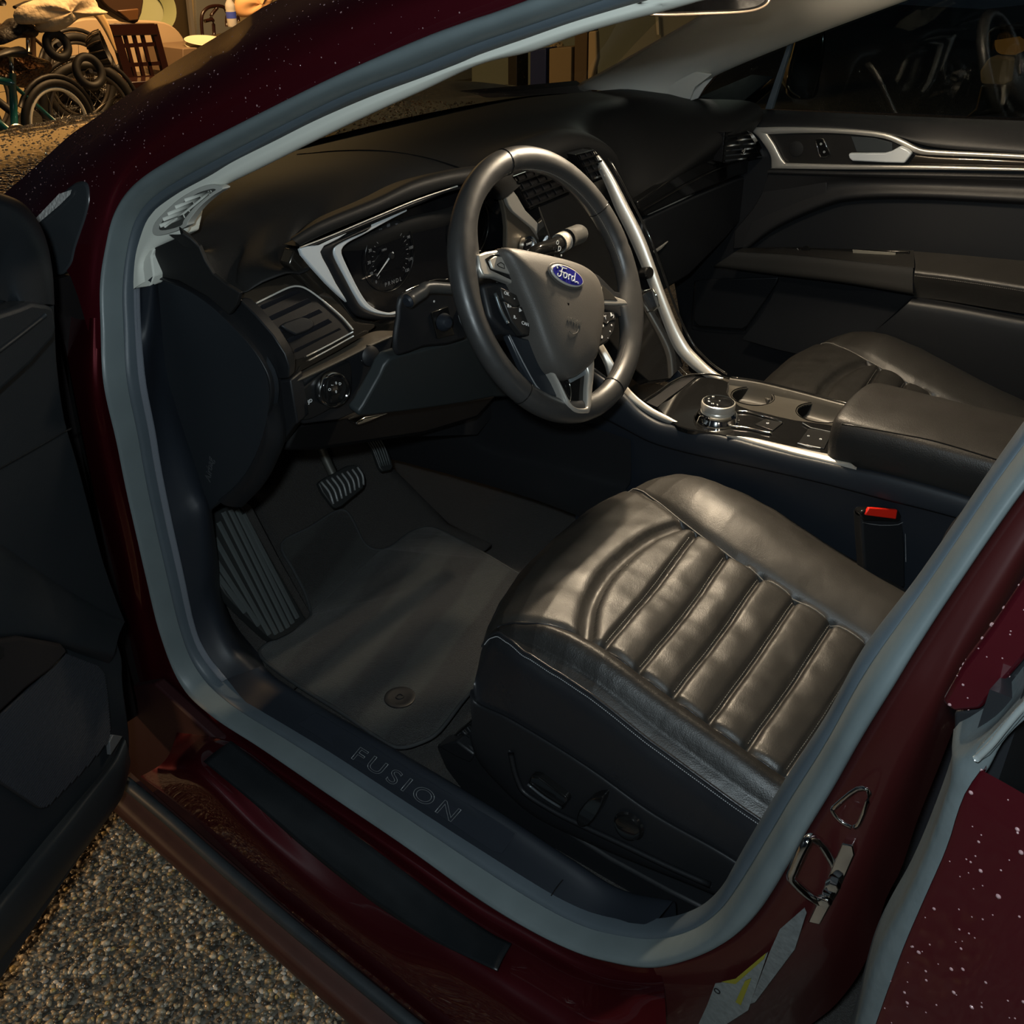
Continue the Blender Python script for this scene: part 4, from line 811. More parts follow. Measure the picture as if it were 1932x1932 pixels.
# armrest
def arm_sec(y, k, dz=0):
    # cross-section, x from the driver's side round the top to the passenger's side
    return [V((x, y, z+dz)) for x, z in ((-.104, .625), (-.112*1, .655), (-.1145, .680), (-.110, .702), (-.100, .712), (-.06, .7205), (-.01, .722), (.035, .717), (.055, .705), (.060, .68), (.055, .64))]
secs = []
for y, sx, sz in ((-.322, .86, .90), (-.326, .93, .955), (-.334, .975, .985), (-.35, 1, 1), (-.42, 1, 1.004), (-.50, 1, 1.008), (-.60, 1, 1.012), (-.66, 1, 1.012)):
    secs.append([V(((p.x+.025)*sx-.025, p.y, .64+(p.z-.64)*sz)) for p in arm_sec(y, 0)])
arm = loft('armrest_lid', secs, M['armleather'], con, n=60, k=5)
ctr_ = sum(secs[0], V())/11
grid('armrest_front', [[ctr_.lerp(p, s)+V((0, (1-s)*.006, 0)) for p in resample(sm(secs[0], 6), 40)] for s in (1, .6, .02)], M['armleather'], con)
sl = PX(-.1135, [(1589,800),(1617,804),(1700,819),(1768,833),(1878,866),(1950,890)])
tube('armrest_seam', [p+V((-.0008, 0, 0)) for p in sl], .0011, M['gloss'], con, n=6)
# ================================================================ SEATS
def interp(x, T):
    if x <= T[0][0]: return T[0][1]
    for (a, fa_), (b, fb_) in zip(T, T[1:]):
        if x <= b:
            t = (x-a)/(b-a); t = t*t*(3-2*t) if False else t; return fa_+(fb_-fa_)*t
    return T[-1][1]
Zt = [(-.66, .452), (-.60, .468), (-.49, .495), (-.42, .512), (-.34, .533), (-.24, .558), (-.18, .567), (-.12, .570), (-.08, .566), (-.05, .556), (-.03, .540), (-.015, .518), (-.005, .490)]
def front(x):    # how far the front edge stands back at this x
    return interp(x, [(-.655, .110), (-.63, .085), (-.60, .062), (-.55, .038), (-.48, .018), (-.40, .008), (-.30, .004), (-.25, .010), (-.20, .030), (-.16, .060), (-.125, .10)])
def xo(y): return interp(-y, [(.02, -.628), (.09, -.624), (.12, -.618), (.15, -.608), (.19, -.595), (.24, -.587), (.65, -.590)])
def xi(y): return interp(-y, [(.00, -.215), (.05, -.222), (.10, -.242), (.17, -.270), (.22, -.284), (.28, -.292), (.65, -.302)])
def groove(d, wdt): return math.exp(-(d/wdt)**2)
useam = [(p.x, p.y) for p in PZ(.563, [(1106,1196),(1110,1165),(1120,1130),(1150,1080),(1200,1035),(1250,1005),(1308,986)])]
useam = [(p.x, p.y) for p in sm([V((a, b, 0)) for a, b in useam], 3)]
pleats = list(zip((-.245, -.295, -.344, -.394, -.445, -.495, -.55), (-.212, -.268, -.323, -.378, -.433, -.488, -.545)))
def segd(x, y):
    best = 9
    for (ax_, ay_), (bx_, by_) in zip(useam, useam[1:]):
        dx, dy = bx_-ax_, by_-ay_; t = max(0, min(1, ((x-ax_)*dx+(y-ay_)*dy)/(dx*dx+dy*dy+1e-12))); best = min(best, math.hypot(x-ax_-t*dx, y-ay_-t*dy))
    return best
def seatz(x, y, plain=False):
    f = front(x); ys = y+f*max(0, 1-max(0, -y-.05)/.30)      # the rounded nose
    z = interp(min(ys, -.005), Zt)
    o, i = xo(y), xi(y)
    if x < o:            # outboard bolster: rises a little, then rolls to the piping
        t = (o-x)/(o+.648); z += .012*math.sin(min(1, t*1.3)*math.pi)*min(1, max(0, (-y-.10)/.08)) - .040*max(0, t-.35)**1.6*min(1, max(.25, (-y-.06)/.15)) - .005*groove(t*.06, .004)
    elif x > i:          # inboard bolster: higher and rounder
        t = (x-i)/(-.125-i); z += (.026*math.sin(min(1, t*1.15)*math.pi)**.9 if t < .87 else 0)*min(1, max(.15, (-y-.04)/.14)) - .10*max(0, t-.62)**2 - .005*groove(t*.15, .006)
    else:
        s = (x-o)/(i-o)
        if not plain:
            z += -.006*(1-math.cos(s*2*math.pi))*.5*min(1, max(0, (-y-.15)/.1))
            e = min(s, 1-s)*.3; z -= .006*groove(e, .006)
            yl = lambda k: pleats[k][0]+(pleats[k][1]-pleats[k][0])*s
            inside = y < yl(0)
            dmin = 9; 
            for k in range(len(pleats)): dmin = min(dmin, abs(y-yl(k)))
            z -= .0085*groove(dmin, .0045)
            if inside: z += .0045*math.sin(min(1, dmin/.027)*math.pi/2)
            du = segd(x, y)
            z -= .0100*groove(du, .012)
            z += (.0022*noise.noise(V((x*13, y*24, 1.3))) + .0012*noise.noise(V((x*38+9, y*34, 4))))*min(1, e/.02)*(1 if inside else .35)
            if y > yl(0)+.0 and du > .01: z += .003
    z += .0012*noise.noise(V((x*30, y*22, 7)))
    return z
def make_seat(label, simple=False):
    seat = thing('front_seat', label, 'seat', (-.385, -.35, .25))
    ny = 260; ysr = [-.004-.60*(j/ny)**1.0 for j in range(ny+1)]
    def band(name, fx0, fx1, nx, m, puff=True):
        rows = []
        for y in ysr:
            row = []
            for i in range(nx+1):
                x = fx0(y)+(fx1(y)-fx0(y))*i/nx; yy = y-front(x)*max(0, 1-max(0, -y)/.30)
                z = seatz(x, yy)
                row.append(V((x, yy, z)))
            rows.append(row)
        first = [p+V((0, .002, -.035)) for p in rows[0]]; f2 = [p+V((0, -.01, -.16)) for p in rows[0]]
        return grid(name, [f2, first]+rows, m, seat)
    band('cushion_insert', xo, xi, 150, M['leather'])
    band('outer_bolster', lambda y: -.647+.018*max(0, 1-(-y)/.10), xo, 40, M['bolster'])
    ib = band('inner_bolster', xi, lambda y: -.128, 60, M['leather'])
    # outboard side under the piping
    edge = [V((-.647+.018*max(0, 1-(-y)/.10), 0, 0)) for y in ysr]
    e = []
    for y, x_ in zip(ysr, edge):
        yy = y-front(x_.x)*max(0, 1-max(0, -y)/.30); e.append(V((x_.x, yy, seatz(x_.x, yy))))
    e = e[::4]
    sh1 = PX(-.662, [(893,1300),(905,1326),(971,1359),(1112,1446),(1236,1533),(1369,1608),(1480,1680)])
    loft('cushion_side', [e, [p+V((-.004, 0, -.006)) for p in e], [p+V((-.012, 0, -.028)) for p in e], sh1, [p+V((.01, 0, -.01)) for p in sh1]], M['leather_side'], seat, n=90, k=6)
    tube('piping', [p+V((-.0015, 0, .0005)) for p in e], .0022, M['leather_side'], seat, n=8, smooth_path=2)
    pts = resample(sm([p+V((-.0042, 0, -.004)) for p in e], 3), 200)
    stt = []
    for a, b in zip(pts[5::1], pts[6::1]):
        t = (b-a).normalized(); n_ = V((-1, 0, .4)).normalized(); bb = t.cross(n_).normalized(); R = Matrix((t, bb, bb.cross(t))).transposed()
        stt.append(boxd((a+b)/2, ((b-a).length*.6, .0007, .0008), R))
    o = join_meshes('piping_stitching', stt, M['thread'], seat, False); tag(o, kind='stuff')
    # seam lines and stitches across the insert
    stt = []
    for k, (a, b) in enumerate(pleats[:6]):
        line = [V((-.585+(.293)*s, a+(b-a)*s, 0)) for s in [i/60 for i in range(2, 59)]]
        for off in (.0028,):
            L_ = [V((p.x, p.y+off, seatz(p.x, p.y+off)+.0004)) for p in line]
            for p, q in zip(L_, L_[1:]):
                t = (q-p).normalized(); R = Matrix((t, V((0, 0, 1)).cross(t).normalized(), t.cross(V((0, 0, 1)).cross(t).normalized()))).transposed(); stt.append(boxd((p+q)/2, ((q-p).length*.55, .0007, .0006), R))
    o = join_meshes('seam_stitching', stt, M['thread_dark'], seat, False); tag(o, kind='stuff')
    yl_ = [y for y in ysr[::5] if y < -.03]
    def onseat(x, y, dz=.0006):
        yy = y-front(x)*max(0, 1-max(0, -y)/.30); return V((x, yy, seatz(x, yy)+dz))
    tube('seam_cord', [onseat(xi(y), y) for y in yl_], .0009, M['thread_dark'], seat, n=6, smooth_path=0)
    tube('seam_cord', [onseat(xo(y), y) for y in yl_], .0011, M['leather_side'], seat, n=6, smooth_path=0)
    # hard side shield
    sb_ = PX(-.668, [(888,1395),(893,1415),(905,1440),(940,1480),(1000,1535),(1087,1580),(1180,1620),(1300,1668),(1420,1720)])
    shm = PX(-.672, [(890,1360),(900,1385),(925,1410),(963,1437),(1040,1490),(1100,1520),(1200,1580),(1300,1640),(1440,1700)])
    sd = loft('side_shield', [sh1, [p+V((-.007, 0, -.002)) for p in sh1], shm, sb_, [p+V((.03, 0, -.01)) for p in sb_]], M['plastic'], seat, n=80, k=5)
    rdg = PX(-.676, [(962,1420),(968,1450),(976,1475),(990,1498),(1040,1530),(1087,1554),(1170,1593),(1253,1633),(1340,1672)])
    sweep('shield_ridge', sm(rdg, 5), [(-.004, -.003), (.004, -.003), (.0025, .0015), (-.0025, .0015)], M['plastic'], seat, up=(-1, 0, 0))
    b_ = slab('tilt_switch', PX(-.682, [(994,1478),(1001,1464),(1015,1466),(1068,1505),(1070,1515),(1060,1529),(1050,1524)]), (.014, 0, 0), M['gloss'], seat, .003)
    tube('switch_highlight', PX(-.684, [(996,1480),(1025,1503),(1058,1524)]), .0018, mat('switch_highlight', (.10, .11, .12), .25, metal=.5), b_, n=8)  # paler bar paints the highlight along the switch
    slab('recline_switch', sm(PX(-.684, [(1087,1548),(1092,1530),(1112,1508),(1132,1503),(1138,1508),(1128,1535),(1110,1558),(1092,1560)]), 2, True), (.018, 0, 0), M['gloss'], seat, .003)
    lathe('lumbar_switch', PX(-.680, [(1184,1562)])[0], (-1, -.1, .15), [(0, .004), (.012, .004), (.0165, .002), (.0175, -.002), (.020, -.004)], M['gloss'], seat, n=40)
    # backrest
    bs = []
    for y, z, wd, bd in ((-.545, .44, .225, .030), (-.550, .53, .235, .058), (-.578, .62, .240, .080), (-.635, .74, .240, .066), (-.70, .88, .232, .050), (-.755, 1.0, .21, .04), (-.80, 1.10, .17, .03)):
        cx = -.385; s = []
        for u_, d in ((-.93, -.12), (-.95, -.08), (-.92, -.02), (-.84, bd*.35), (-.72, bd*.3), (-.45, .0), (0, -.008), (.45, .0), (.72, bd*.6), (.88, bd), (.98, bd*.55), (1.02, -.05), (1, -.10)):
            s.append(V((cx+u_*wd, y+d, z+d*.3)))
        bs.append(s)
    loft('backrest', [[p+V((0, -.03, 0)) for p in s] for s in bs], M['leather_side'], seat, n=90, k=6)  # darker side leather puts the backrest's shade into its colour
    loft('backrest_rear', [[p+V((0, -.02 if 2 < i < 10 else 0, 0)) for i, p in enumerate([V((q.x, q.y-.03-(.075 if 1 < j < 11 else .0), q.z)) for j, q in enumerate(s)])] for s in bs], M['plastic'], seat, n=40, k=4)
    return seat
ds = make_seat('brown-lit black leather driver seat cushion with six pleats and power switches')
ds['label'] = 'worn black leather driver seat with pleated cushion beside the open door'
ds['group'] = 'front seats'
ps = ds.copy(); COL.objects.link(ps); ps.location = ds.location+V((.745, -.005, .004))
for ch in list(ds.children):
    c = ch.copy(); COL.objects.link(c); c.parent = ps; c.matrix_parent_inverse = ch.matrix_parent_inverse
    for g in ch.children:
        d = g.copy(); COL.objects.link(d); d.parent = c; d.matrix_parent_inverse = g.matrix_parent_inverse
ps['label'] = 'dim black leather passenger seat behind the centre armrest'
# seat rail and connector at the front foot
sr = thing('seat_rail', 'black seat rail bracket with connector beside the driver seat front foot', 'rail', (-.6, -.05, .25))
slab('rail_cover', PX(-.648, [(822,1408),(862,1396),(900,1420),(960,1475),(1040,1550),(1150,1620),(1260,1680),(1380,1740),(1380,1800),(1200,1740),(1020,1640),(900,1530),(840,1450)]), (.03, 0, 0), M['plastic'], sr, .004)
slab('rail_foot', PX(-.652, [(826,1409),(860,1398),(894,1424),(886,1440),(860,1428)]), (.02, 0, 0), M['plastic'], sr, .003)
slab('connector', PX(-.630, [(843,1398),(866,1376),(890,1362),(905,1390),(900,1418),(872,1412)]), (.02, 0, 0), M['gloss'], sr, .003)
for k in range(4): slab('connector_rib', PX(-.633, [(850+k*9,1396-k*7),(854+k*9,1393-k*7),(870+k*8,1408-k*6),(866+k*8,1411-k*6)]), (.003, 0, 0), M['plastic'], sr, .0005)
# belt buckle
bk = thing('seat_belt_buckle', 'black seat belt buckle with red release button beside the driver seat', 'buckle', (-.12, -.43, .5))
bn = V((-.62, -.76, .2)).normalized(); b0_ = (-.122, -.435, .585)
slab('buckle_body', sm(PP(b0_, bn, [(1624,972),(1630,964),(1698,966),(1706,976),(1708,1040),(1709,1110),(1634,1110),(1628,1040)]), 1, True), -bn*.022, M['plastic'], bk, .004, 3)
slab('buckle_head', PP(V(b0_)+bn*.001, bn, [(1622,968),(1632,962),(1696,963),(1705,972),(1697,986),(1628,984)]), -bn*.018, M['gloss'], bk, .003)
slab('release_button', PP(V(b0_)+bn*.0035, bn, [(1632,972),(1640,958),(1694,962),(1691,980)]), -bn*.006, M['redlens'], bk, .0015)
tube('buckle_edge', PP(V(b0_)+bn*.0015, bn, [(1628,986),(1660,991),(1694,990),(1705,985),(1708,1000),(1709,1060)]), .0006, M['dimwhite'], bk, n=6, smooth_path=2)
# ================================================================ PEDALS AND MAT
def hz(y): return .270+.55*max(0, y-.42)
def PF(pts, lift=0):
    out = []
    for p in pts:
        z = .27
        for _ in range(20):
            q = PZ(z+lift, [p])[0]; z = .5*z+.5*hz(q.y)
        out.append(PZ(z+lift, [p])[0])
    return out
mo = [(532,1030),(585,999),(620,976),(640,966),(655,970),(668,990),(685,1025),(700,1038),(716,1041),(737,1036),(765,1015),(787,1003),(814,999),(855,1016),(922,1053),(960,1076),(1010,1110),(1030,1200),(990,1290),(905,1300),(880,1318),(830,1382),(795,1404),(755,1414),(720,1400),(640,1345),(560,1295),(495,1245),(500,1222),(540,1205),(583,1172),(586,1155),(575,1120),(555,1080)]
fm = thing('floor_mat', 'dark grey vacuum-striped carpet floor mat in the driver footwell', 'floor mat', PF([(700,1200)])[0])
MO = sm(PF(mo), 4, True)
# fill by a fine grid clipped to the outline
def inside(p, poly):
    c = False; j = len(poly)-1
    for i in range(len(poly)):
        a, b = poly[i], poly[j]
        if (a.y > p.y) != (b.y > p.y) and p.x < (b.x-a.x)*(p.y-a.y)/(b.y-a.y)+a.x: c = not c
        j = i
    return c
bm = bmesh.new(); vsb = [bm.verts.new(p+V((0, 0, .006))) for p in MO]; bm.faces.new(vsb)
bmesh.ops.triangulate(bm, faces=bm.faces)
bmesh.ops.subdivide_edges(bm, edges=bm.edges, cuts=3, use_grid_fill=False)
me = bpy.data.meshes.new('mat_pile'); bm.to_mesh(me); bm.free()
mp = link('mat_pile', me, None, fm)
mm = mat('mat_striped', (.022, .024, .022), .95, bump=[('noise', 900, .8, .002)], sheen=.25)
# vacuum stripes: the pile lies two ways (a real colour difference of brushed pile)
nt = mm.node_tree; b = nt.nodes['Principled BSDF']; tc = nt.nodes.new('ShaderNodeTexCoord'); mpn = nt.nodes.new('ShaderNodeMapping'); wv = nt.nodes.new('ShaderNodeTexWave'); cr = nt.nodes.new('ShaderNodeValToRGB')
mpn.inputs['Location'].default_value = (.62, .05, 0); mpn.inputs['Rotation'].default_value = (0, 0, math.radians(-12)); nt.links.new(tc.outputs['Object'], mpn.inputs[0]); nt.links.new(mpn.outputs[0], wv.inputs['Vector'])
wv.wave_type = 'BANDS'; wv.bands_direction = 'Y'; wv.inputs['Scale'].default_value = 2.6; wv.inputs['Distortion'].default_value = 1.6; wv.inputs['Detail'].default_value = 1; wv.inputs['Detail Scale'].default_value = 1.2
cr.color_ramp.elements[0].position = .38; cr.color_ramp.elements[0].color = (.008, .0075, .0065, 1); cr.color_ramp.elements[1].position = .62; cr.color_ramp.elements[1].color = (.019, .021, .019, 1)
nt.links.new(wv.outputs['Fac'], cr.inputs[0]); nt.links.new(cr.outputs[0], b.inputs['Base Color']); me.materials.append(mm)
tube('mat_binding', [p+V((0, 0, .004)) for p in MO], .0032, M['binding'], fm, closed=True, smooth_path=0, n=8)
mc = PF([(755,1322)])[0]+V((0, 0, .007))
anc = lathe('mat_anchor', mc, (0, 0, 1), [(.0001, .001), (.004, .001), (.0045, .003), (.0065, .003), (.007, .001), (.017, .0012), (.021, .0022), (.0245, .001), (.025, -.003)], M['plastic'], fm, n=40)
# foot rest
fr = thing('foot_rest', 'ribbed grey rubber foot rest left of the pedals', 'foot rest', (-.6, .42, .26))
dn = V((.22, -.86, .46)).normalized(); d0 = V((-.60, .385, .295))
def PDp(pts, l=0): return PP(d0+dn*l, dn, pts)
slab('rest_pad', sm(PDp([(417,959),(440,955),(462,968),(520,1070),(572,1160),(578,1172),(560,1188),(525,1206),(511,1204),(485,1181),(444,1141),(411,1097),(396,1020),(392,975)]), 2, True), -dn*.02, M['pedal_dark'], fr, .003)
for a, b in [((459,970),(561,1166)), ((447,962),(552,1176)), ((434,962),(543,1184)), ((421,966),(532,1191)), ((412,985),(521,1196)), ((405,1015),(508,1197)), ((402,1050),(488,1180)), ((406,1080),(462,1155))]:
    q = PDp([a, b], .001); sweep('rib', [q[0], q[1]], [(-.0042, -.001), (-.0030, .0030), (.0030, .0030), (.0042, -.001)], M['pedal'], fr, up=dn, smooth=False)
slab('rest_border', PDp([(455,940),(475,955),(525,1050),(588,1160),(585,1176),(578,1172),(572,1160),(520,1070),(462,968)], -.006), -dn*.015, M['carpet'], fr, .002)
# brake
bp = thing('brake_pedal', 'small brake pedal with bright vertical ribs', 'pedal', PY(.48, [(645,915)])[0])
bnn = V((0, -.86, .5)).normalized(); bp0 = PY(.48, [(645,915)])[0]
def PB(pts, l=0): return PP(bp0+bnn*l, bnn, pts)
slab('pedal_pad', sm(PB([(601,912),(608,905),(655,879),(668,877),(678,880),(687,910),(686,921),(645,955),(635,959),(628,955),(609,929)]), 1, True), -bnn*.010, M['pedal_dark'], bp, .002)
for k in range(8):
    t = k/7; a = (606+68*t, 909-28*t); b = (629+57*t, 951-36*t); a2 = (a[0]*.5+b[0]*.5+4, a[1]*.5+b[1]*.5-1)
    tube('rib', PB([a, a2, b], .0015), .0021, mat('rib_rubber', (.22, .23, .23), .3) if k == 0 else bpy.data.materials['rib_rubber'], bp, n=8)
tube('pedal_arm', [bp0-bnn*.01, bp0+V((0, .04, .05)), bp0+V((0, .09, .17)), bp0+V((0, .10, .30))], .009, mat('pedal_steel', (.10, .10, .09), .5, metal=.6), bp, n=10)
ap = thing('accelerator_pedal', 'tall black accelerator pedal right of the brake', 'pedal', PY(.50, [(715,850)])[0])
ap0 = PY(.50, [(715,850)])[0]; an = V((-.05, -.80, .60)).normalized()
def PA(pts, l=0): return PP(ap0+an*l, an, pts)
slab('pedal_pad', sm(PA([(684,820),(690,815),(708,812),(722,830),(736,860),(742,880),(738,886),(722,889),(716,882),(704,850)]), 1, True), -an*.010, M['pedal_dark'], ap, .002)
for k in range(5):
    t = k/4; tube('rib', PA([(690+17*t, 820-5*t), (707+18*t, 848-5*t), (719+17*t, 880-3*t)], .001), .0014, M['pedal'], ap, n=8)
tube('pedal_arm', [ap0-an*.01, ap0+V((.0, .05, .08)), ap0+V((0, .07, .2))], .008, M['plastic'], ap, n=8)
# ================================================================ MIRROR
rm = thing('rear_view_mirror', 'rear-view mirror with bronze rim under the roof', 'mirror', (.06, .02, 1.3))
mn = V((-.35, -.92, -.12)).normalized(); m0 = (.03, .03, 1.27)
mo_ = sm(PP(m0, mn, [(1200,-70),(1190,-10),(1205,22),(1240,30),(1330,28),(1410,24),(1445,12),(1458,-8),(1462,-70)]), 4, True)
slab('mirror_housing', mo_, -mn*.022, M['plastic'], rm, .006, 3)
slab('mirror_glass', sm(PP(V(m0)+mn*.0015, mn, [(1205,-68),(1197,-12),(1212,15),(1240,22),(1330,20),(1405,16),(1436,7),(1448,-12),(1452,-68)]), 4, True), -mn*.001, mat('mirror', (.5, .5, .5), .02, metal=1), rm, 0)
tube('mirror_rim', sm(PP(V(m0)+mn*.001, mn, [(1190,-10),(1205,20),(1240,28),(1330,26),(1408,22),(1443,11),(1456,-8)]), 3), .0020, mat('rim_bronze', (.16, .13, .10), .3, metal=.6), rm, n=8)
tube('mirror_stem', [V((.05, .05, 1.30)), V((.03, .10, 1.345))], .008, M['plastic'], rm, smooth_path=0)
# ================================================================ PASSENGER DOOR (far side, closed)
pd = thing('passenger_door', 'closed black passenger door lining with silver trim and inner handle', 'door', (.74, -.2, .3))
dmat = mat('door_vinyl', (.016, .016, .017), .5, bump=[('voronoi', 800, .2, .0004)])
xs = .715
uA = PX(.76, [(1330,196),(1440,206),(1600,214),(1750,221),(1932,228),(2100,236)]); uB = PX(.735, [(1330,205),(1440,218),(1600,226),(1750,234),(1932,250),(2100,262)]); uC = PX(.712, [(1395,238),(1493,240),(1585,242),(1680,254),(1760,275),(1932,288),(2100,298)])
loft('door_pad', [uA, uB, uC, [p+V((.03, 0, -.01)) for p in uC]], dmat, pd, n=50, k=5)
bpnl = PX(.735, [(1300,240),(1440,235),(1932,285),(2150,300),(2150,800),(1932,860),(1500,860),(1300,700),(1270,520)])
slab('door_lining', bpnl, (.03, 0, 0), M['plastic'], pd, 0)
to = [(1410,241),(1493,240),(1585,243),(1662,250),(1701,263),(1735,280),(1769,284),(1850,288),(1932,292),(2080,302)]; ti = [(1447,253),(1520,251),(1585,252),(1662,260),(1695,272),(1729,289),(1769,293),(1850,296),(1932,300),(2080,310)]
def xstrip(name, A, B, x, m, parent, crown=.002, n=60, th=.006):
    a = resample(sm(PX(x, A), 6), n); b = resample(sm(PX(x, B), 6), n)
    return loft(name, [[p+V((th, 0, 0)) for p in a], a, [p.lerp(q, .5)+V((-crown, 0, 0)) for p, q in zip(a, b)], b, [p+V((th, 0, 0)) for p in b]], m, parent, n=n, k=4)
xstrip('silver_trim', to, ti, .705, M['satin'], pd)
xstrip('silver_trim', [(1410,241),(1432,260),(1453,292),(1456,317)], [(1447,253),(1460,272),(1475,300),(1484,310)], .705, M['satin'], pd)
xstrip('silver_trim', [(1478,308),(1600,311),(1723,312),(1932,317),(2080,320)], [(1453,318),(1600,320),(1723,320),(1932,323),(2080,326)], .705, M['satin'], pd)
slab('trim_panel', PX(.713, [(1446,251),(1606,252),(1690,268),(1730,288),(1720,312),(1482,311)]), (.004, 0, 0), mat('panel_black', (.014, .013, .012), .4), pd, 0)
lathe('tweeter', PX(.711, [(1502,281)])[0], (-1, 0, 0), [(.0001, .001), (.014, .001), (.016, 0)], mat('tweeter', (.009, .009, .009), .7), pd, n=32)
xstrip('bronze_inlay', [(1728,292),(1769,296),(1850,299),(1932,303),(2080,312)], [(1715,309),(1769,311),(1850,313),(1932,315),(2080,318)], .708, bronze, pd)
slab('handle_recess', PX(.711, [(1605,257),(1650,260),(1683,269),(1684,284),(1670,289),(1616,287)]), (.004, 0, 0), mat('recess', (.035, .042, .045), .5), pd, .001)
hd = slab('door_handle', sm(PX(.690, [(1600,291),(1604,289),(1668,289),(1682,285),(1698,276),(1712,282),(1720,290),(1706,308),(1670,307),(1608,304),(1602,299)]), 1, True), (.012, 0, 0), M['silver_light'], pd, .003, 3)
lk = slab('lock_switch', sm(PX(.706, [(1539,264),(1553,262),(1559,275),(1566,292),(1548,296),(1543,280)]), 1, True), (.005, 0, 0), M['gloss'], pd, .001)
tube('lock_edge', sm(PX(.7045, [(1539,264),(1553,262),(1559,275),(1566,292),(1548,296),(1543,280)]), 2, True), .0007, M['chrome'], lk, closed=True, smooth_path=0, n=6)
text('lock_print', 'o', PX(.7045, [(1549,271)])[0], (0, -1, 0), (0, 0, 1), .009, M['white'], lk); text('lock_print', 'o', PX(.7045, [(1555,286)])[0], (0, -1, 0), (0, 0, 1), .009, M['white'], lk)
xstrip('ledge', [(1449,320),(1600,324),(1750,326),(1932,330),(2080,334)], [(1449,328),(1600,332),(1750,335),(1932,338),(2080,343)], .700, dmat, pd, .003)
lowA = [(1450,328),(1500,330),(1600,333),(1750,336),(1932,340),(2080,344)]; lowB = [(1401,468),(1462,424),(1554,383),(1616,370),(1738,368),(1932,377),(2080,384)]
loft('upper_panel', [PX(.705, lowA), PX(.715, [(1430,390),(1480,376),(1570,350),(1640,346),(1750,348),(1932,354),(2080,360)]), PX(.705, lowB), [p+V((.015, 0, -.012)) for p in PX(.705, lowB)]], dmat, pd, n=60, k=4)
slab('door_corner', PX(.712, [(1449,321),(1444,352),(1420,394),(1386,434),(1383,470),(1401,468),(1470,425),(1560,380),(1560,330)]), (.006, 0, 0), dmat, pd, .002)
aT = [(1386,476),(1493,482),(1616,494),(1723,506)]; aB = [(1346,503),(1462,518),(1585,533),(1724,556)]
AT, AB = PX(.640, aT), PX(.640, aB)
loft('armrest', [PX(.705, [(1401,468),(1500,466),(1616,470),(1724,472)]), [p+V((.006, 0, .001)) for p in AT], AT, [a.lerp(b, .5)+V((-.004, 0, 0)) for a, b in zip(AT, AB)], AB, [p+V((.05, 0, -.01)) for p in AB]], mat('armrest_plastic', (.024, .023, .021), .42), pd, n=50, k=4)
slab('switch_plate', PX(.690, [(1395,471),(1500,467),(1616,471),(1715,474),(1718,496),(1616,491),(1493,479)]), (.006, 0, 0), M['gloss'], pd, .001)
slab('pull_pocket', PX(.684, [(1608,471),(1690,477),(1688,488),(1610,484)]), (.003, 0, 0), mat('pull', (.18, .17, .14), .4), pd, .001)
lathe('window_switch', PX(.684, [(1520,471)])[0], (-.7, 0, .7), [(0, .002), (.008, .002), (.010, 0)], M['gloss'], pd, n=16)
tube('switch_glint', PX(.682, [(1503,468),(1508,473)]), .0008, M['chrome'], pd, smooth_path=0, n=6); tube('switch_glint', PX(.682, [(1518,473),(1528,474)]), .0010, M['chrome'], pd, smooth_path=0, n=6)
PT = [(1727,504),(1800,513),(1932,533),(2080,556)]
loft('armrest_pad', [PX(.70, [(1724,474),(1800,480),(1932,492),(2080,505)]), PX(.650, [(1727,500),(1800,508),(1932,527),(2080,550)]), PX(.632, [(1726,512),(1800,521),(1932,541),(2080,566)]), PX(.634, [(1724,524),(1800,534),(1932,555),(2080,580)]), PX(.66, [(1724,560),(1800,570),(1932,592),(2080,615)])], M['leather'], pd, n=50, k=5)
stt = []
pts = resample(sm(PX(.6315, [(1725,520),(1800,529),(1932,549),(2080,574)]), 4), 90)
for p, q in zip(pts, pts[1:]): stt.append(boxd((p+q)/2, (.001, (q-p).length*.55, .0012)))
o = join_meshes('armrest_stitching', stt, M['thread_dark'], pd, False); tag(o, kind='stuff')
# lower door
slab('speaker_grille', sm(PX(.722, [(1310,530),(1330,527),(1469,523),(1462,540),(1410,615),(1400,622),(1318,616),(1308,605)]), 1, True), (.006, 0, 0), M['plastic'], pd, .003)
tube('grille_edge', PX(.721, [(1469,523),(1462,540),(1410,615),(1400,622),(1318,616),(1306,605),(1308,560),(1311,530)]), .0010, M['gloss'], pd, n=6)
loft('map_pocket', [PX(.66, [(1723,560),(1800,572),(1932,597),(2080,620)]), PX(.640, [(1710,575),(1800,590),(1932,615),(2080,640)]), PX(.640, [(1655,621),(1780,660),(1932,700),(2080,740)]), PX(.65, [(1590,660),(1700,760),(1932,820),(2080,860)])], M['plastic'], pd, n=50, k=5)
loft('pocket_front', [PX(.70, [(1470,530),(1560,545),(1650,550),(1723,560)]), PX(.70, [(1440,590),(1520,590),(1590,600),(1655,621)]), PX(.69, [(1400,640),(1470,660),(1520,670),(1590,680)])], M['plastic'], pd, n=40, k=4)
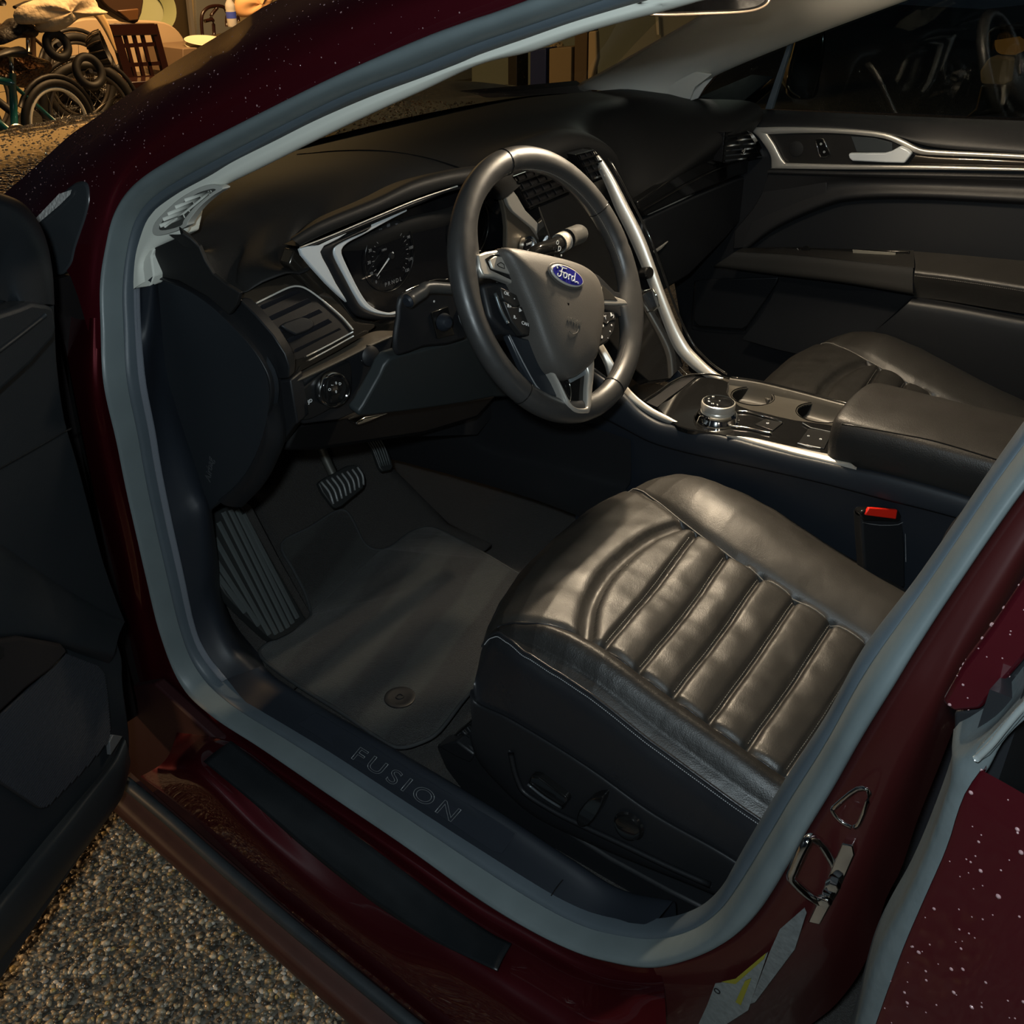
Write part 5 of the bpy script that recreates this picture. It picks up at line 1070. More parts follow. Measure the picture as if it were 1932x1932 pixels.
# window, frame, exterior mirror
o = slab('window_2', PX(.765, [(1310,195),(1450,205),(1932,222),(2150,230),(2150,-150),(1600,-150)]), (.004, 0, 0), M['pane'], None, 0); tag(o, kind='structure')
slab('window_divider', PX(.755, [(1443,206),(1456,206),(1500,60),(1494,60)]), (.012, 0, 0), M['rubber_dark'], pd, .001)
mr = thing('wing_mirror', 'black exterior mirror outside the passenger window', 'mirror', PX(.98, [(1520,130)])[0])
slab('mirror_shell', sm(PX(.93, [(1488,185),(1484,160),(1500,80),(1530,50),(1560,60),(1548,150),(1540,186),(1510,190)]), 2, True), (.10, .06, .01), M['gloss'], mr, .02, 4)
slab('mirror_arm', [V((.78, .28, .93)), V((.78, .40, .93)), V((.98, .36, .96)), V((.98, .30, .96))], (0, 0, .03), M['gloss'], mr, .005)
tube('mirror_glint', PX(.925, [(1486,160),(1492,170),(1500,177),(1510,183)]), .0020, M['chrome'], mr, n=8); tube('mirror_glint', PX(.925, [(1549,66),(1543,120),(1532,186)]), .0010, M['gloss'], mr, n=6)
# ================================================================ DRIVER DOOR (open)
dd = thing('driver_door', 'open driver door lining with black speaker grille and pocket', 'door', (-.93, .33, .3))
DN = V((.48, -.876, 0)).normalized(); D0 = V((-.94, .315, .3))
def PD(pts, l=0): return PP(D0+DN*l, DN, pts)
dmat2 = mat('door_lining', (.012, .015, .018), .50, bump=[('voronoi', 800, .2, .0004)])
far = lambda u_, z: D0+V((-.876, -.48, 0))*u_+V((0, 0, z-.3))
outl_ = [(105,560),(108,640),(112,700),(125,790),(148,870),(172,960),(198,1060),(226,1140),(238,1175),(222,1200),(232,1240),(234,1290),(242,1350),(246,1390),(244,1430),(226,1505)]
pts = PD([(92,460),(100,510)])+sm(PD(outl_), 3)+[far(.55, .29), far(1.0, .31), far(1.0, 1.05), far(.30, 1.12)]+PD([(-60,345),(0,362),(42,380),(72,412)])
slab('door_panel', pts, -DN*.06, dmat2, dd, .006, 3)
# raised parts
def dloft(name, rows, m, n=40, k=5): return loft(name, [PD(r, l) for r, l in rows], m, dd, n=n, k=k)
dloft('door_top_pad', [([(-60,345),(0,364),(42,382),(70,414),(88,455),(99,510),(103,575)], 0), ([(-60,352),(0,370),(38,388),(64,420),(82,462),(94,515),(99,575)], .012), ([(-60,385),(0,398),(30,412),(52,440),(68,480),(80,525),(86,574)], .020), ([(-60,470),(0,476),(14,490),(26,515),(33,540),(38,560),(42,576)], .014), ([(-60,560),(-20,562),(0,566),(10,568),(20,572),(28,575),(38,578)], .004)], dmat2)
slab('door_pull', sm(PD([(-50,600),(0,590),(38,578),(60,569),(88,573),(102,579),(108,618),(104,638),(60,688),(0,742),(-50,790)], .030), 1, True), -DN*.034, dmat2, dd, .006, 3)
tube('pull_ridge', PD([(-10,668),(35,634),(85,595)], .031), .0025, dmat2, dd, n=8)
tube('panel_seam', PD([(-30,900),(0,884),(70,845),(134,808)], .001), .0012, M['gloss'], dd, n=6)
dloft('lower_swell', [([(-60,990),(0,1025),(60,1068),(120,1108),(190,1150),(236,1172)], .001), ([(-60,1020),(0,1052),(60,1090),(120,1126),(190,1162),(232,1180)], .014), ([(-60,1120),(0,1130),(60,1150),(120,1170),(180,1190),(224,1200)], .022), ([(-60,1190),(0,1195),(50,1195),(100,1205),(160,1222),(215,1235)], .018), ([(-60,1200),(0,1205),(50,1204),(100,1216),(158,1236),(205,1252)], .004)], dmat2, 50)
slab('door_pocket', sm(PD([(-60,1215),(0,1206),(40,1200),(118,1214),(130,1228),(100,1262),(50,1300),(0,1346),(-60,1400)], .024), 1, True), -DN*.03, mat('pocket', (.015, .013, .013), .4), dd, .005, 3)
slab('pocket_mouth', PD([(-60,1224),(-5,1214),(8,1222),(8,1240),(-60,1280)], .026), -DN*.004, M['gloss'], dd, .001)
gr = [(125,1232),(187,1256),(198,1270),(204,1314),(209,1375),(206,1398),(150,1462),(92,1520),(82,1526),(72,1525),(0,1477),(-50,1440),(-60,1390),(0,1350),(60,1295)]
grm = mat('grille_cloth', (.012, .013, .016), .55)
sg = slab('speaker_grille', sm(PD(gr, .008), 1, True), -DN*.006, grm, dd, .002)
# fine horizontal ribs of the grille
ribs = []
G = [p for p in PD(gr, .009)]
def dl(p): q = p-D0; return V((q.dot(V((-.876, -.48, 0))), q.z, 0))
GP = [dl(p) for p in G]; zmin, zmax = min(p.y for p in GP), max(p.y for p in GP)
k = 0; z = zmin+.002
while z < zmax:
    xsn = []
    for a, b in zip(GP, GP[1:]+GP[:1]):
        if (a.y > z) != (b.y > z): xsn.append(a.x+(b.x-a.x)*(z-a.y)/(b.y-a.y))
    xsn.sort()
    if len(xsn) >= 2 and xsn[-1]-xsn[0] > .006:
        a_, b_2 = xsn[0]+.002, xsn[-1]-.002
        c = D0+V((-.876, -.48, 0))*((a_+b_2)/2)+V((0, 0, z))+DN*.0095
        ribs.append(boxd(c, (b_2-a_, .0012, .0022), Matrix((V((-.8769, -.4805, 0)), -DN, V((0, 0, 1)))).transposed()))
    z += .0038
o = join_meshes('grille_ribs', ribs, mat('grille_rib', (.030, .032, .038), .42), sg, False); tag(o, kind='stuff')
slab('grille_corner', PD([(214,1386),(232,1389),(209,1425),(207,1400)], .012), -DN*.006, mat('corner_grey', (.075, .08, .085), .4), dd, .001)
dloft('lower_weatherstrip', [([(231,1390),(206,1440),(152,1505),(80,1590),(0,1690),(-80,1790)], .004), ([(236,1395),(215,1445),(165,1512),(100,1600),(10,1708),(-80,1812)], .016), ([(242,1415),(228,1475),(195,1535),(120,1630),(30,1745),(-60,1850)], .018), ([(246,1435),(236,1480),(222,1513),(150,1612),(60,1735),(-40,1860)], .004), ([(246,1440),(236,1486),(222,1518),(150,1618),(60,1740),(-40,1866)], -.03)], mat('door_strip', (.016, .018, .019), .5), 50)
# outer skin of the door
loft('door_skin', [[far(-.10, .30)-DN*.075, far(.5, .30)-DN*.10, far(1.0, .31)-DN*.10], [far(-.10, .7)-DN*.09, far(.5, .65)-DN*.13, far(1.0, .65)-DN*.13], [far(-.05, 1.0)-DN*.075, far(.5, 1.0)-DN*.10, far(1.0, 1.0)-DN*.10]], M['paint'], dd, n=30, k=5, thick=.004)
# ================================================================ REAR DOOR (closed, near the lens)
rd = thing('rear_door', 'dark red rear door edge covered in raindrops at the right', 'door', (-.93, -.85, .3))
RX = -.93
sk1 = PX(RX, [(1862,1449),(1826,1504),(1797,1594),(1757,1685),(1710,1794),(1660,1932),(1600,2100)]); 
sk1 += [V((RX, sk1[-1].y+.0, .34))]
sk1 = resample(sm(sk1, 4), 30)
sk2 = [p+V((-.006, -.012, 0)) for p in sk1]; sk3 = [V((RX-.025, p.y-.15, p.z)) for p in sk1]; sk4 = [V((RX-.030, p.y-.6, p.z)) for p in sk1]
top_fix = lambda r, dy, dz: r
loft('door_skin', [[p+V((.02, .004, 0)) for p in sk1], sk1, sk2, sk3, sk4], M['paint_wet'], rd, n=50, k=6)
strip_m = mat('near_edge_rubber', (.10, .12, .125), .38, bump=[('noise', 90, .3, .002)], var=.25, varscale=40)
el = [(1932,1297),(1884,1355),(1830,1392),(1797,1413),(1794,1464),(1754,1576),(1714,1667),(1670,1745),(1641,1812),(1609,1932),(1570,2060)]
er = [(1960,1340),(1932,1358),(1890,1400),(1862,1449),(1826,1504),(1797,1594),(1757,1685),(1725,1755),(1700,1820),(1660,1932),(1615,2060)]
EL, ER_ = resample(sm(PX(RX+.025, el), 5), 60), resample(sm(PX(RX+.002, er), 5), 60)
loft('edge_strip', [[p+V((.02, .005, 0)) for p in EL], EL, [a.lerp(b, .5)+V((-.006, .004, 0)) for a, b in zip(EL, ER_)], ER_, [p+V((.01, 0, 0)) for p in ER_]], strip_m, rd, n=60, k=4)
slab('belt_moulding', [PX(RX-.004, [(1836,1424)])[0], PX(RX-.004, [(1932,1322)])[0], PX(RX-.004, [(1932,1322)])[0]+V((0, -.5, .02)), PX(RX-.004, [(1932,1352)])[0]+V((0, -.5, .0)), PX(RX-.004, [(1932,1352)])[0], PX(RX-.004, [(1866,1428)])[0], PX(RX-.004, [(1845,1440)])[0]], (.012, 0, 0), mat('belt_moulding', (.20, .24, .25), .22, metal=.3, bump=[('noise', 60, .4, .002)]), rd, .002)
tube('moulding_glint', PX(RX-.006, [(1842,1432),(1870,1405),(1900,1368),(1932,1332),(1990,1280)]), .0022, mat('moulding_highlight', (.45, .50, .50), .15, metal=.6), rd, n=8)  # pale bead paints the highlight along the moulding
wf = PX(-.885, [(1990,1000),(1932,1092),(1870,1185),(1812,1262),(1776,1325),(1800,1345),(1850,1340),(1932,1246),(2030,1130)])
slab('window_frame', wf, (.02, 0, 0), M['paint_wet'], rd, .003)
slab('window_rubber', PX(-.878, [(1800,1345),(1850,1338),(1932,1244),(2030,1120),(2060,1200),(1932,1330),(1850,1420),(1800,1420)]), (.01, 0, 0), M['plastic'], rd, .002)
slab('door_inner_edge', [V((-.90, -.70, .3)), V((-.90, -.70, .95)), V((-.76, -.72, .95)), V((-.76, -.72, .3))], (0, -.02, 0), M['plastic'], rd, 0)
# ================================================================ RAINDROPS
def drops(name, pts, m, parent):
    base = bmesh.new(); bmesh.ops.create_icosphere(base, subdivisions=1, radius=1); bv_ = [v.co.copy() for v in base.verts]; bf = [tuple(v.index for v in f.verts) for f in base.faces]; base.free()
    parts = []
    for p, nrm, r in pts:
        R = frame(nrm); parts.append(([p+R@V((v.x*r, v.y*r*random.uniform(.9, 1.2), v.z*r*.55)) for v in bv_], bf))
    o = join_meshes(name, parts, m, parent); tag(o, kind='stuff'); return o
dm = mat('drop_glossy', (.35, .22, .23), .04, coat=1, spec=1)
def inpoly(p, poly):
    c = False; j = len(poly)-1
    for i in range(len(poly)):
        a, b = poly[i], poly[j]
        if (a[1] > p[1]) != (b[1] > p[1]) and p[0] < (b[0]-a[0])*(p[1]-a[1])/(b[1]-a[1])+a[0]: c = not c
        j = i
    return c
def scatter(obj, count, rmin, rmax, keep=None):
    me = obj.data; bm = bmesh.new(); bm.from_mesh(me); bmesh.ops.triangulate(bm, faces=bm.faces); tris = [(f.verts[0].co.copy(), f.verts[1].co.copy(), f.verts[2].co.copy(), f.normal.copy(), f.calc_area()) for f in bm.faces]; bm.free()
    if keep: tris = [t for t in tris if keep((t[0]+t[1]+t[2])/3)]
    ws = [t[4] for t in tris]; out = []
    for t in random.choices(tris, ws, k=count):
        a, b = random.random(), random.random()
        if a+b > 1: a, b = 1-a, 1-b
        n_ = t[3]
        if n_.dot(CAM-t[0]) < 0: n_ = -n_
        out.append((t[0]+(t[1]-t[0])*a+(t[2]-t[0])*b, n_, rmin+(rmax-rmin)*random.random()**3))
    return out
byname = lambda root, nm: [c for c in root.children if c.name.split('.')[0] == nm][0]
drops('raindrops', scatter(byname(rd, 'door_skin'), 900, .0006, .0021, lambda c: c.y > -1.1 and c.z > .45), dm, rd)
drops('raindrops', scatter(byname(rd, 'window_frame'), 60, .0006, .0018, lambda c: True), dm, rd)
drops('raindrops', scatter(byname(body, 'a_pillar_skin'), 1100, .0004, .0014, lambda c: c.x > -.79+.30*max(0, c.z-.82)), dm, body)
drops('raindrops', scatter(hood, 5000, .0015, .0035, lambda c: c.x < .3 and c.y < 1.6), mat('hood_drop', (.25, .17, .10), .05, coat=1), body)
# ================================================================ GROUND
gm = bpy.data.materials.new('aggregate_base'); gm.use_nodes = True; nt = gm.node_tree; b = nt.nodes['Principled BSDF']
tc = nt.nodes.new('ShaderNodeTexCoord'); vo = nt.nodes.new('ShaderNodeTexVoronoi'); vo.inputs['Scale'].default_value = 110; cr = nt.nodes.new('ShaderNodeValToRGB'); bn_ = nt.nodes.new('ShaderNodeBump')
nt.links.new(tc.outputs['Object'], vo.inputs['Vector']); nt.links.new(vo.outputs['Color'], cr.inputs[0]); nt.links.new(cr.outputs[0], b.inputs['Base Color'])
cr.color_ramp.elements[0].color = (.03, .028, .024, 1); cr.color_ramp.elements[1].color = (.22, .20, .16, 1)
bn_.inputs['Distance'].default_value = .004; bn_.invert = True; nt.links.new(vo.outputs['Distance'], bn_.inputs['Height']); nt.links.new(bn_.outputs[0], b.inputs['Normal']); b.inputs['Roughness'].default_value = .5
gz = lambda x, y: -.30*min(1, max(0, (y-2.2)/2.0))
rows = [[V((x, y, gz(x, y))) for x in (-8, -2, -1, 0, 2, 5, 12, 18)] for y in (-7, -2, 0, 1.5, 2.2, 2.8, 3.4, 4.2, 6, 12)]
gd = grid('ground', rows, gm, None, smooth=False); tag(gd, kind='structure')
pm = bpy.data.materials.new('pebbles'); pm.use_nodes = True; nt = pm.node_tree; b = nt.nodes['Principled BSDF']; at_ = nt.nodes.new('ShaderNodeAttribute'); at_.attribute_name = 'pebble_colour'
nt.links.new(at_.outputs['Color'], b.inputs['Base Color']); b.inputs['Roughness'].default_value = .35; b.inputs['Coat Weight'].default_value = .4
import numpy as np
rng = np.random.default_rng(3)
base = bmesh.new(); bmesh.ops.create_icosphere(base, subdivisions=1, radius=1); bv_ = np.array([tuple(v.co) for v in base.verts]); bf = np.array([[v.index for v in f.verts] for f in base.faces]); base.free()
sp_ = .0082; xs_ = np.arange(-1.62, -.80, sp_); ys_ = np.arange(-.45, .66, sp_); gx, gy = np.meshgrid(xs_, ys_)
cx = (gx.ravel()+rng.uniform(-.5, .5, gx.size)*sp_*1.2); cy = gy.ravel()+rng.uniform(-.5, .5, gx.size)*sp_*1.2
n_ = len(cx); s_ = .0029+.0040*rng.random(n_)**1.8; cols = []
pal = np.array([(.20, .18, .14), (.10, .095, .08), (.045, .042, .038), (.30, .27, .21), (.45, .42, .36), (.15, .12, .08), (.24, .20, .10), (.13, .135, .12)])
pk_ = rng.choice(len(pal), n_, p=[.20, .24, .24, .09, .03, .10, .03, .07]); pc_ = np.array([1.5, 1.38, 1.18])*pal[pk_]*(.5+.9*rng.random((n_, 1)))
th_ = rng.random(n_)*6.28; sx_ = s_*(.9+.5*rng.random(n_)); sy_ = s_*(.7+.3*rng.random(n_)); sz_ = s_*(.45+.35*rng.random(n_)); nv = len(bv_)
X = (bv_[None, :, 0]*sx_[:, None]); Y = (bv_[None, :, 1]*sy_[:, None]); Z = bv_[None, :, 2]*sz_[:, None]
co = np.stack([X*np.cos(th_)[:, None]-Y*np.sin(th_)[:, None]+cx[:, None], X*np.sin(th_)[:, None]+Y*np.cos(th_)[:, None]+cy[:, None], Z+(sz_*.25)[:, None]+rng.random(n_)[:, None]*.001], -1).reshape(-1, 3)
fc = (bf[None]+(np.arange(n_)*nv)[:, None, None]).reshape(-1, 3)
me = bpy.data.meshes.new('pebbles'); me.vertices.add(len(co)); me.vertices.foreach_set('co', co.ravel()); me.loops.add(fc.size); me.loops.foreach_set('vertex_index', fc.ravel().astype(np.int32)); me.polygons.add(len(fc)); me.polygons.foreach_set('loop_start', np.arange(0, fc.size, 3, dtype=np.int32)); me.update(calc_edges=True)
ca = me.color_attributes.new('pebble_colour', 'FLOAT_COLOR', 'POINT'); ca.data.foreach_set('color', np.concatenate([np.repeat(pc_, nv, 0), np.ones((n_*nv, 1))], 1).ravel())
o = link('pebbles', me, pm, gd); tag(o, kind='stuff')
pm2 = [mat('pebble_light', (.50, .47, .40), .3, coat=.4), mat('pebble_ochre', (.34, .25, .09), .35, coat=.4), mat('pebble_grey', (.26, .25, .22), .35, coat=.4)]
pmesh = []
for m_ in pm2:
    bb = bmesh.new(); bmesh.ops.create_icosphere(bb, subdivisions=1, radius=.0055); me = bpy.data.meshes.new('pebble'); bb.to_mesh(me); bb.free(); me.materials.append(m_); me.shade_smooth(); pmesh.append(me)
poly = [(240,1560),(740,1925),(30,1925),(30,1830)]
k = 0
while k < 150:
    p = (random.uniform(20, 760), random.uniform(1540, 1930))
    if not inpoly(p, poly): continue
    q = PZ(.002, [p])[0]; o = bpy.data.objects.new('pebble', random.choice(pmesh[:1]*3+pmesh)); COL.objects.link(o); o.parent = gd; o.location = q; o.scale = (random.uniform(.7, 1.1), random.uniform(.5, .8), random.uniform(.4, .6)); o.rotation_euler.z = random.random()*6; k += 1
# ================================================================ GARAGE IN THE BACKGROUND
wallm = mat('tan_wall', (.55, .42, .22), .7, var=.1, varscale=2); wallg = mat('grey_wall', (.22, .23, .20), .8, var=.15, varscale=1.5)
o = slab('wall_back', [V((1.6, 6.9, -.4)), V((5.6, 6.9, -.4)), V((5.6, 6.9, 3)), V((1.6, 6.9, 3))], (0, .1, 0), wallm, None, 0); tag(o, kind='structure')
o = slab('wall_right', [V((5.6, 6.9, -.4)), V((9.5, 6.05, -.4)), V((9.5, 6.05, 3.2)), V((5.6, 6.9, 3.2))], (0, .1, 0), wallg, None, 0); tag(o, kind='structure')
GY = 5.2
def G(y, pts): return PY(y, pts)
dark_wood = mat('dark_wood', (.020, .006, .004), .3, coat=.4); blk = mat('matte_black', (.012, .010, .009), .5); steel = mat('dull_steel', (.45, .42, .36), .25, metal=1)
rub = mat('tyre', (.014, .012, .010), .6); cloth = mat('cream_cloth', (.60, .47, .30), .9, bump=[('noise', 14, .5, .05)]); tan = mat('tan_board', (.45, .33, .20), .6)
# wooden chair
ch = thing('wooden_chair', 'dark wooden chair with lattice back standing sideways in the garage', 'chair', G(5.0, [(275,160)])[0]+V((0, 0, -.3)))
def bar(name, a, b, y, w_, m, parent, d=.03):
    p, q = G(y, [a])[0], G(y, [b])[0]
    return sweep(name, [p, q], [(-w_/2, -d/2), (w_/2, -d/2), (w_/2, d/2), (-w_/2, d/2)], m, parent, up=(0, -1, 0), smooth=False)
bar('back_post', (212,46), (250,175), 5.0, .055, dark_wood, ch); bar('back_post', (288,46), (318,160), 5.0, .045, dark_wood, ch)
slab('top_rail', G(4.98, [(205,45),(292,44),(298,66),(214,68)]), (0, .03, 0), dark_wood, ch, .004)
bar('slat', (234,62), (257,152), 5.0, .022, dark_wood, ch, .015); bar('slat', (251,62), (272,150), 5.0, .022, dark_wood, ch, .015); bar('slat', (267,62), (288,148), 5.0, .022, dark_wood, ch, .015)
bar('cross_rail', (222,87), (292,83), 5.0, .022, dark_wood, ch, .015); bar('cross_rail', (232,123), (303,119), 5.0, .022, dark_wood, ch, .015); bar('lower_rail', (240,150), (312,146), 5.0, .035, dark_wood, ch, .02)
slab('seat', [p for p in G(4.85, [(245,155),(322,150),(330,162),(250,172)])], (0, .30, .02), dark_wood, ch, .004)
for (a, b) in (((250,165),(262,262)), ((325,160),(330,258))): bar('leg', a, b, 4.9, .04, dark_wood, ch)
# cream bundle on top of the bikes
def blob(name, label, cat, pts, y, th, m, group=None, puff=.5):
    P_ = resample(sm(G(y, pts), 5, True), 60, True); c = sum(P_, V())/60; o = thing(name, label, cat, c)
    rows = []
    for s, h in ((1, 0), (.97, -.35), (.85, -.7), (.6, -.92), (.3, -1), (.02, -1)):
        rows.append([c+(p-c)*s+V((0, h*th*(1+.35*noise.noise(p*9)), 0)) for p in P_])
    back = [[c+(p-c)*s+V((0, -h*th*.5, 0)) for p in P_] for s, h in ((.02, -1), (.6, -.9), (.97, -.3))]
    grid('body', back+rows, m, o, closed=True); return o
blob('bundled_duvet', 'cream bundled duvet slung over the garage clutter at top left', 'bedding', [(25,30),(32,15),(50,5),(90,-8),(150,-20),(176,0),(182,14),(200,24),(170,30),(140,36),(105,58),(85,62),(70,56),(66,44),(48,46),(32,44)], 4.6, .10, cloth)
st_ = thing('hanging_strap', 'pale tan strap curving down from the duvet to the chair', 'strap', G(4.7, [(200,60)])[0])
loft('band', [G(4.7, [(66,55),(90,60),(120,46),(150,26),(175,28),(195,52),(219,98)]), G(4.7, [(64,48),(90,48),(115,32),(148,14),(182,14),(205,45),(222,100)])], mat('strap', (.55, .36, .16), .6), st_, n=40, k=3, thick=.01)
tb = thing('round_table_top', 'tan table top tipped on edge behind the wooden chair', 'table', G(5.6, [(270,90)])[0])
slab('table_board', sm(G(5.6, [(90,70),(120,48),(160,35),(207,36),(262,38),(310,42),(338,60),(352,90),(345,125),(310,140),(240,160),(150,120)]), 3, True), (0, .04, 0), tan, tb, .01)
# wicker basket / helmet
bk_ = thing('wire_basket', 'dark ribbed basket hanging on the bikes beside the wooden chair', 'basket', G(4.7, [(195,92)])[0])
bc = G(4.7, [(193,92)])[0]
lathe('basket_body', bc, (.75, -.6, .2), [(.03, -.07), (.06, -.06), (.085, -.02), (.09, .02), (.084, .02), (.07, -.02), (.03, -.055)], blk, bk_, n=32)
for k in range(12):
    t = 2*math.pi*k/12; R = frame(V((.75, -.6, .2)).normalized()); q = [bc+R@V((math.cos(t)*r, math.sin(t)*r, h)) for r, h in ((.04, -.07), (.066, -.06), (.09, -.02), (.094, .02))]
    tube('basket_rib', q, .004, mat('basket_rib', (.10, .07, .04), .5) if k == 0 else bpy.data.materials['basket_rib'], bk_, n=6)
# bicycles
def bike(name, label, c1, R, ang, y, frame_m, rim_m, group, flip=1, th=0):
    c1 = G(y, [c1])[0]; o = thing(name, label, 'bicycle', c1-V((0, 0, R)))
    ax = V((math.cos(th), math.sin(th), 0)); o['group'] = group
    L = 2.95*R*flip; c2 = c1+ax*L
    def wheelm(c):
        t_ = tube('tyre', [c+ax*(math.cos(a)*R)+V((0, 0, math.sin(a)*R)) for a in [2*math.pi*k/48 for k in range(48)]], R*.10, rub, o, closed=True, smooth_path=0, n=10, up=(0, 1, 0))
        tube('rim', [c+ax*(math.cos(a)*R*.86)+V((0, -.004, math.sin(a)*R*.86)) for a in [2*math.pi*k/48 for k in range(48)]], R*.045, rim_m, o, closed=True, smooth_path=0, n=8, up=(0, 1, 0))
        for k in range(14):
            a = 2*math.pi*k/14; tube('spoke', [c, c+ax*(math.cos(a)*R*.84)+V((0, 0, math.sin(a)*R*.84))], .0016, steel, o, smooth_path=0, n=4, up=(0, 1, 0))
        lathe('hub', c, (0, -1, 0), [(0, .03), (.012, .03), (.016, .01), (.016, -.03), (0, -.03)], steel, o, n=12)
    wheelm(c1); wheelm(c2)
    def T(p, q, r, m=frame_m, nm='frame_tube'): tube(nm, [p, q], r, m, o, smooth_path=0, n=10, up=(0, 1, 0))
    at2 = lambda u_, v: c1+ax*(u_*L)+V((0, 0, v*R))
    bb_, seat_, head, headb = at2(.46, -.05), at2(.34, 1.35), at2(.80, 1.55), at2(.84, 1.15)
    T(at2(0, 0), bb_, .012); T(at2(0, 0), at2(.36, 1.1), .010); T(bb_, seat_, .018); T(seat_.lerp(bb_, .15), head, .018); T(bb_, headb, .022); T(head, headb, .020); T(headb, c2, .014, frame_m, 'fork')
    T(seat_, at2(.31, 1.75), .012, steel, 'seat_post'); sweep('saddle', [at2(.22, 1.78), at2(.34, 1.80), at2(.46, 1.76)], circ(.05, 12, 1, .45), blk, o, up=(0, 0, 1), scale=lambda t: 1.2-.8*t)
    T(head, at2(.77, 1.85), .012, steel, 'stem')
    hb = at2(.77, 1.85); tube('handlebar', [hb+V((0, -.26, .03)), hb+V((0, -.12, .02)), hb, hb+V((0, .12, .02)), hb+V((0, .26, .03))], .011, steel, o, n=8)
    tube('grip', [hb+V((0, -.27, .03)), hb+V((0, -.17, .027))], .016, blk, o, smooth_path=0, n=10); tube('brake_cable', [hb+V((0, -.1, .02)), hb+ax*(.15*flip)+V((0, -.12, .05)), at2(.88, 1.3)], .004, blk, o, n=6)
    lathe('chainring', bb_+V((0, -.03, 0)), (0, -1, 0), [(0, .005), (R*.3, .005), (R*.32, 0), (0, -.005)], steel, o, n=24); T(bb_+V((0, -.05, 0)), bb_+V((.05, -.05, -.13)), .008, steel, 'crank')
    tube('mudguard', [c1+ax*(math.cos(a)*R*1.16)+V((0, 0, math.sin(a)*R*1.16)) for a in [math.radians(10+k*10) for k in range(15)]], .012, blk, o, n=8, smooth_path=0)
    return o
teal = mat('teal_frame', (.01, .10, .10), .3, coat=.6); rimp = mat('pale_rim', (.90, .84, .66), .4); rimd = mat('dark_rim', (.08, .07, .06), .4, metal=.4)
bike('bicycle', 'teal bicycle with pale wheel rims behind the wet hood', (112,236), .205, 0, 4.5, teal, rimp, 'bicycles in the garage', -1, math.radians(8))
bike('bicycle', 'black bicycle with dark rims beneath the wire basket', (170,215), .26, 0, 4.9, blk, rimd, 'bicycles in the garage', -1, math.radians(-12))
bike('bicycle', 'black bicycle farthest left, its saddle against the cream duvet', (150,150), .24, 0, 5.4, mat('brown_frame', (.06, .035, .02), .3, coat=.4), rimd, 'bicycles in the garage', -1, math.radians(5))
for nm, c, r_, lab in (('loose_wheel', (108,86), .055, 'small dark wheel hanging under the cream duvet'), ('loose_wheel', (168,135), .07, 'small dark wheel lying between the basket and the black bicycle')):
    c_ = G(4.55, [c])[0]; o = thing(nm, lab, 'wheel', c_)
    tube('tyre', [c_+V((math.cos(a)*r_, math.sin(a)*r_*.3, math.sin(a)*r_)) for a in [2*math.pi*k/36 for k in range(36)]], .022, rub, o, closed=True, smooth_path=0, n=10, up=(0, 1, 0))
    lathe('hub', c_, (0, -1, .3), [(0, .02), (.012, .02), (.014, 0), (.012, -.02)], blk, o, n=12)
bg = blob('black_bag', 'black crumpled bag under the left end of the cream duvet', 'bag', [(-20,60),(0,50),(20,34),(48,40),(66,56),(60,70),(30,72),(0,80),(-20,85)], 4.7, .10, mat('bag', (.02, .015, .012), .5, bump=[('noise', 20, .6, .03)]))
bg3 = blob('bin_bag', 'large black bin bag behind the teal bicycle wheel', 'bag', [(70,112),(120,100),(165,112),(225,105),(240,140),(250,200),(240,250),(60,250),(50,170)], 5.7, .14, mat('bin_bag', (.012, .009, .007), .35, bump=[('noise', 16, 1, .05)]))
bg2 = blob('tangled_gear', 'dark heap of leaves and straps left of the teal bicycle', 'clutter', [(-30,95),(0,88),(30,92),(60,105),(85,115),(80,140),(50,165),(20,160),(0,150),(-30,150)], 4.7, .12, mat('heap', (.16, .07, .025), .35, bump=[('voronoi', 60, 1, .03)], var=.8, varscale=40))
# upper part: picture-like panes, walker, bottle, plates
gr_ = thing('green_bowl', 'pale green basin behind the tan table top', 'basin', G(5.9, [(285,20)])[0])
lathe('basin', G(5.9, [(282,12)])[0], (-.3, -1, .4), [(0, -.08), (.12, -.07), (.17, 0), (.18, .01), (.165, .0), (.11, -.05)], mat('green_bowl', (.28, .30, .15), .5), gr_, n=40)
bx = thing('brown_box', 'brown leather bag above the wooden chair', 'bag', G(5.0, [(235,20)])[0])
slab('bag_body', sm(G(5.0, [(185,-20),(262,-20),(272,5),(262,42),(245,42),(215,24),(195,8)]), 2, True), (0, .12, 0), mat('brown_bag', (.05, .025, .012), .45), bx, .015)
slab('bag_flap', G(4.98, [(222,20),(262,16),(262,38),(245,40)]), (0, .02, 0), mat('bag_flap', (.10, .045, .015), .4), bx, .006)
dp = thing('door_panel', 'dark panel with a grey metal edge right of the basin', 'panel', G(6.2, [(330,30)])[0])
slab('panel', G(6.2, [(305,-30),(352,-30),(362,72),(345,85),(315,45)]), (0, .05, 0), mat('dark_panel', (.05, .035, .015), .6), dp, .004); bar('metal_edge', (354,-20), (364,72), 6.1, .03, mat('edge_grey', (.28, .26, .23), .4, metal=.4), dp)
wk = thing('walking_frame', 'dark tubular walking frame before a grey window at the top', 'frame', G(5.6, [(400,60)])[0])
for q in ([(382,70),(380,40),(384,22),(400,12),(425,16),(428,50)], [(404,66),(402,40),(398,30),(410,14)], [(386,40),(402,36)], [(452,-10),(448,20),(450,40)]): tube('tube', G(5.6, q), .012, dark_wood, wk, n=8)
slab('grey_window', G(6.3, [(368,-30),(440,-30),(440,60),(372,70)]), (0, .03, 0), mat('greyish', (.20, .20, .18), .4), dp, .002)
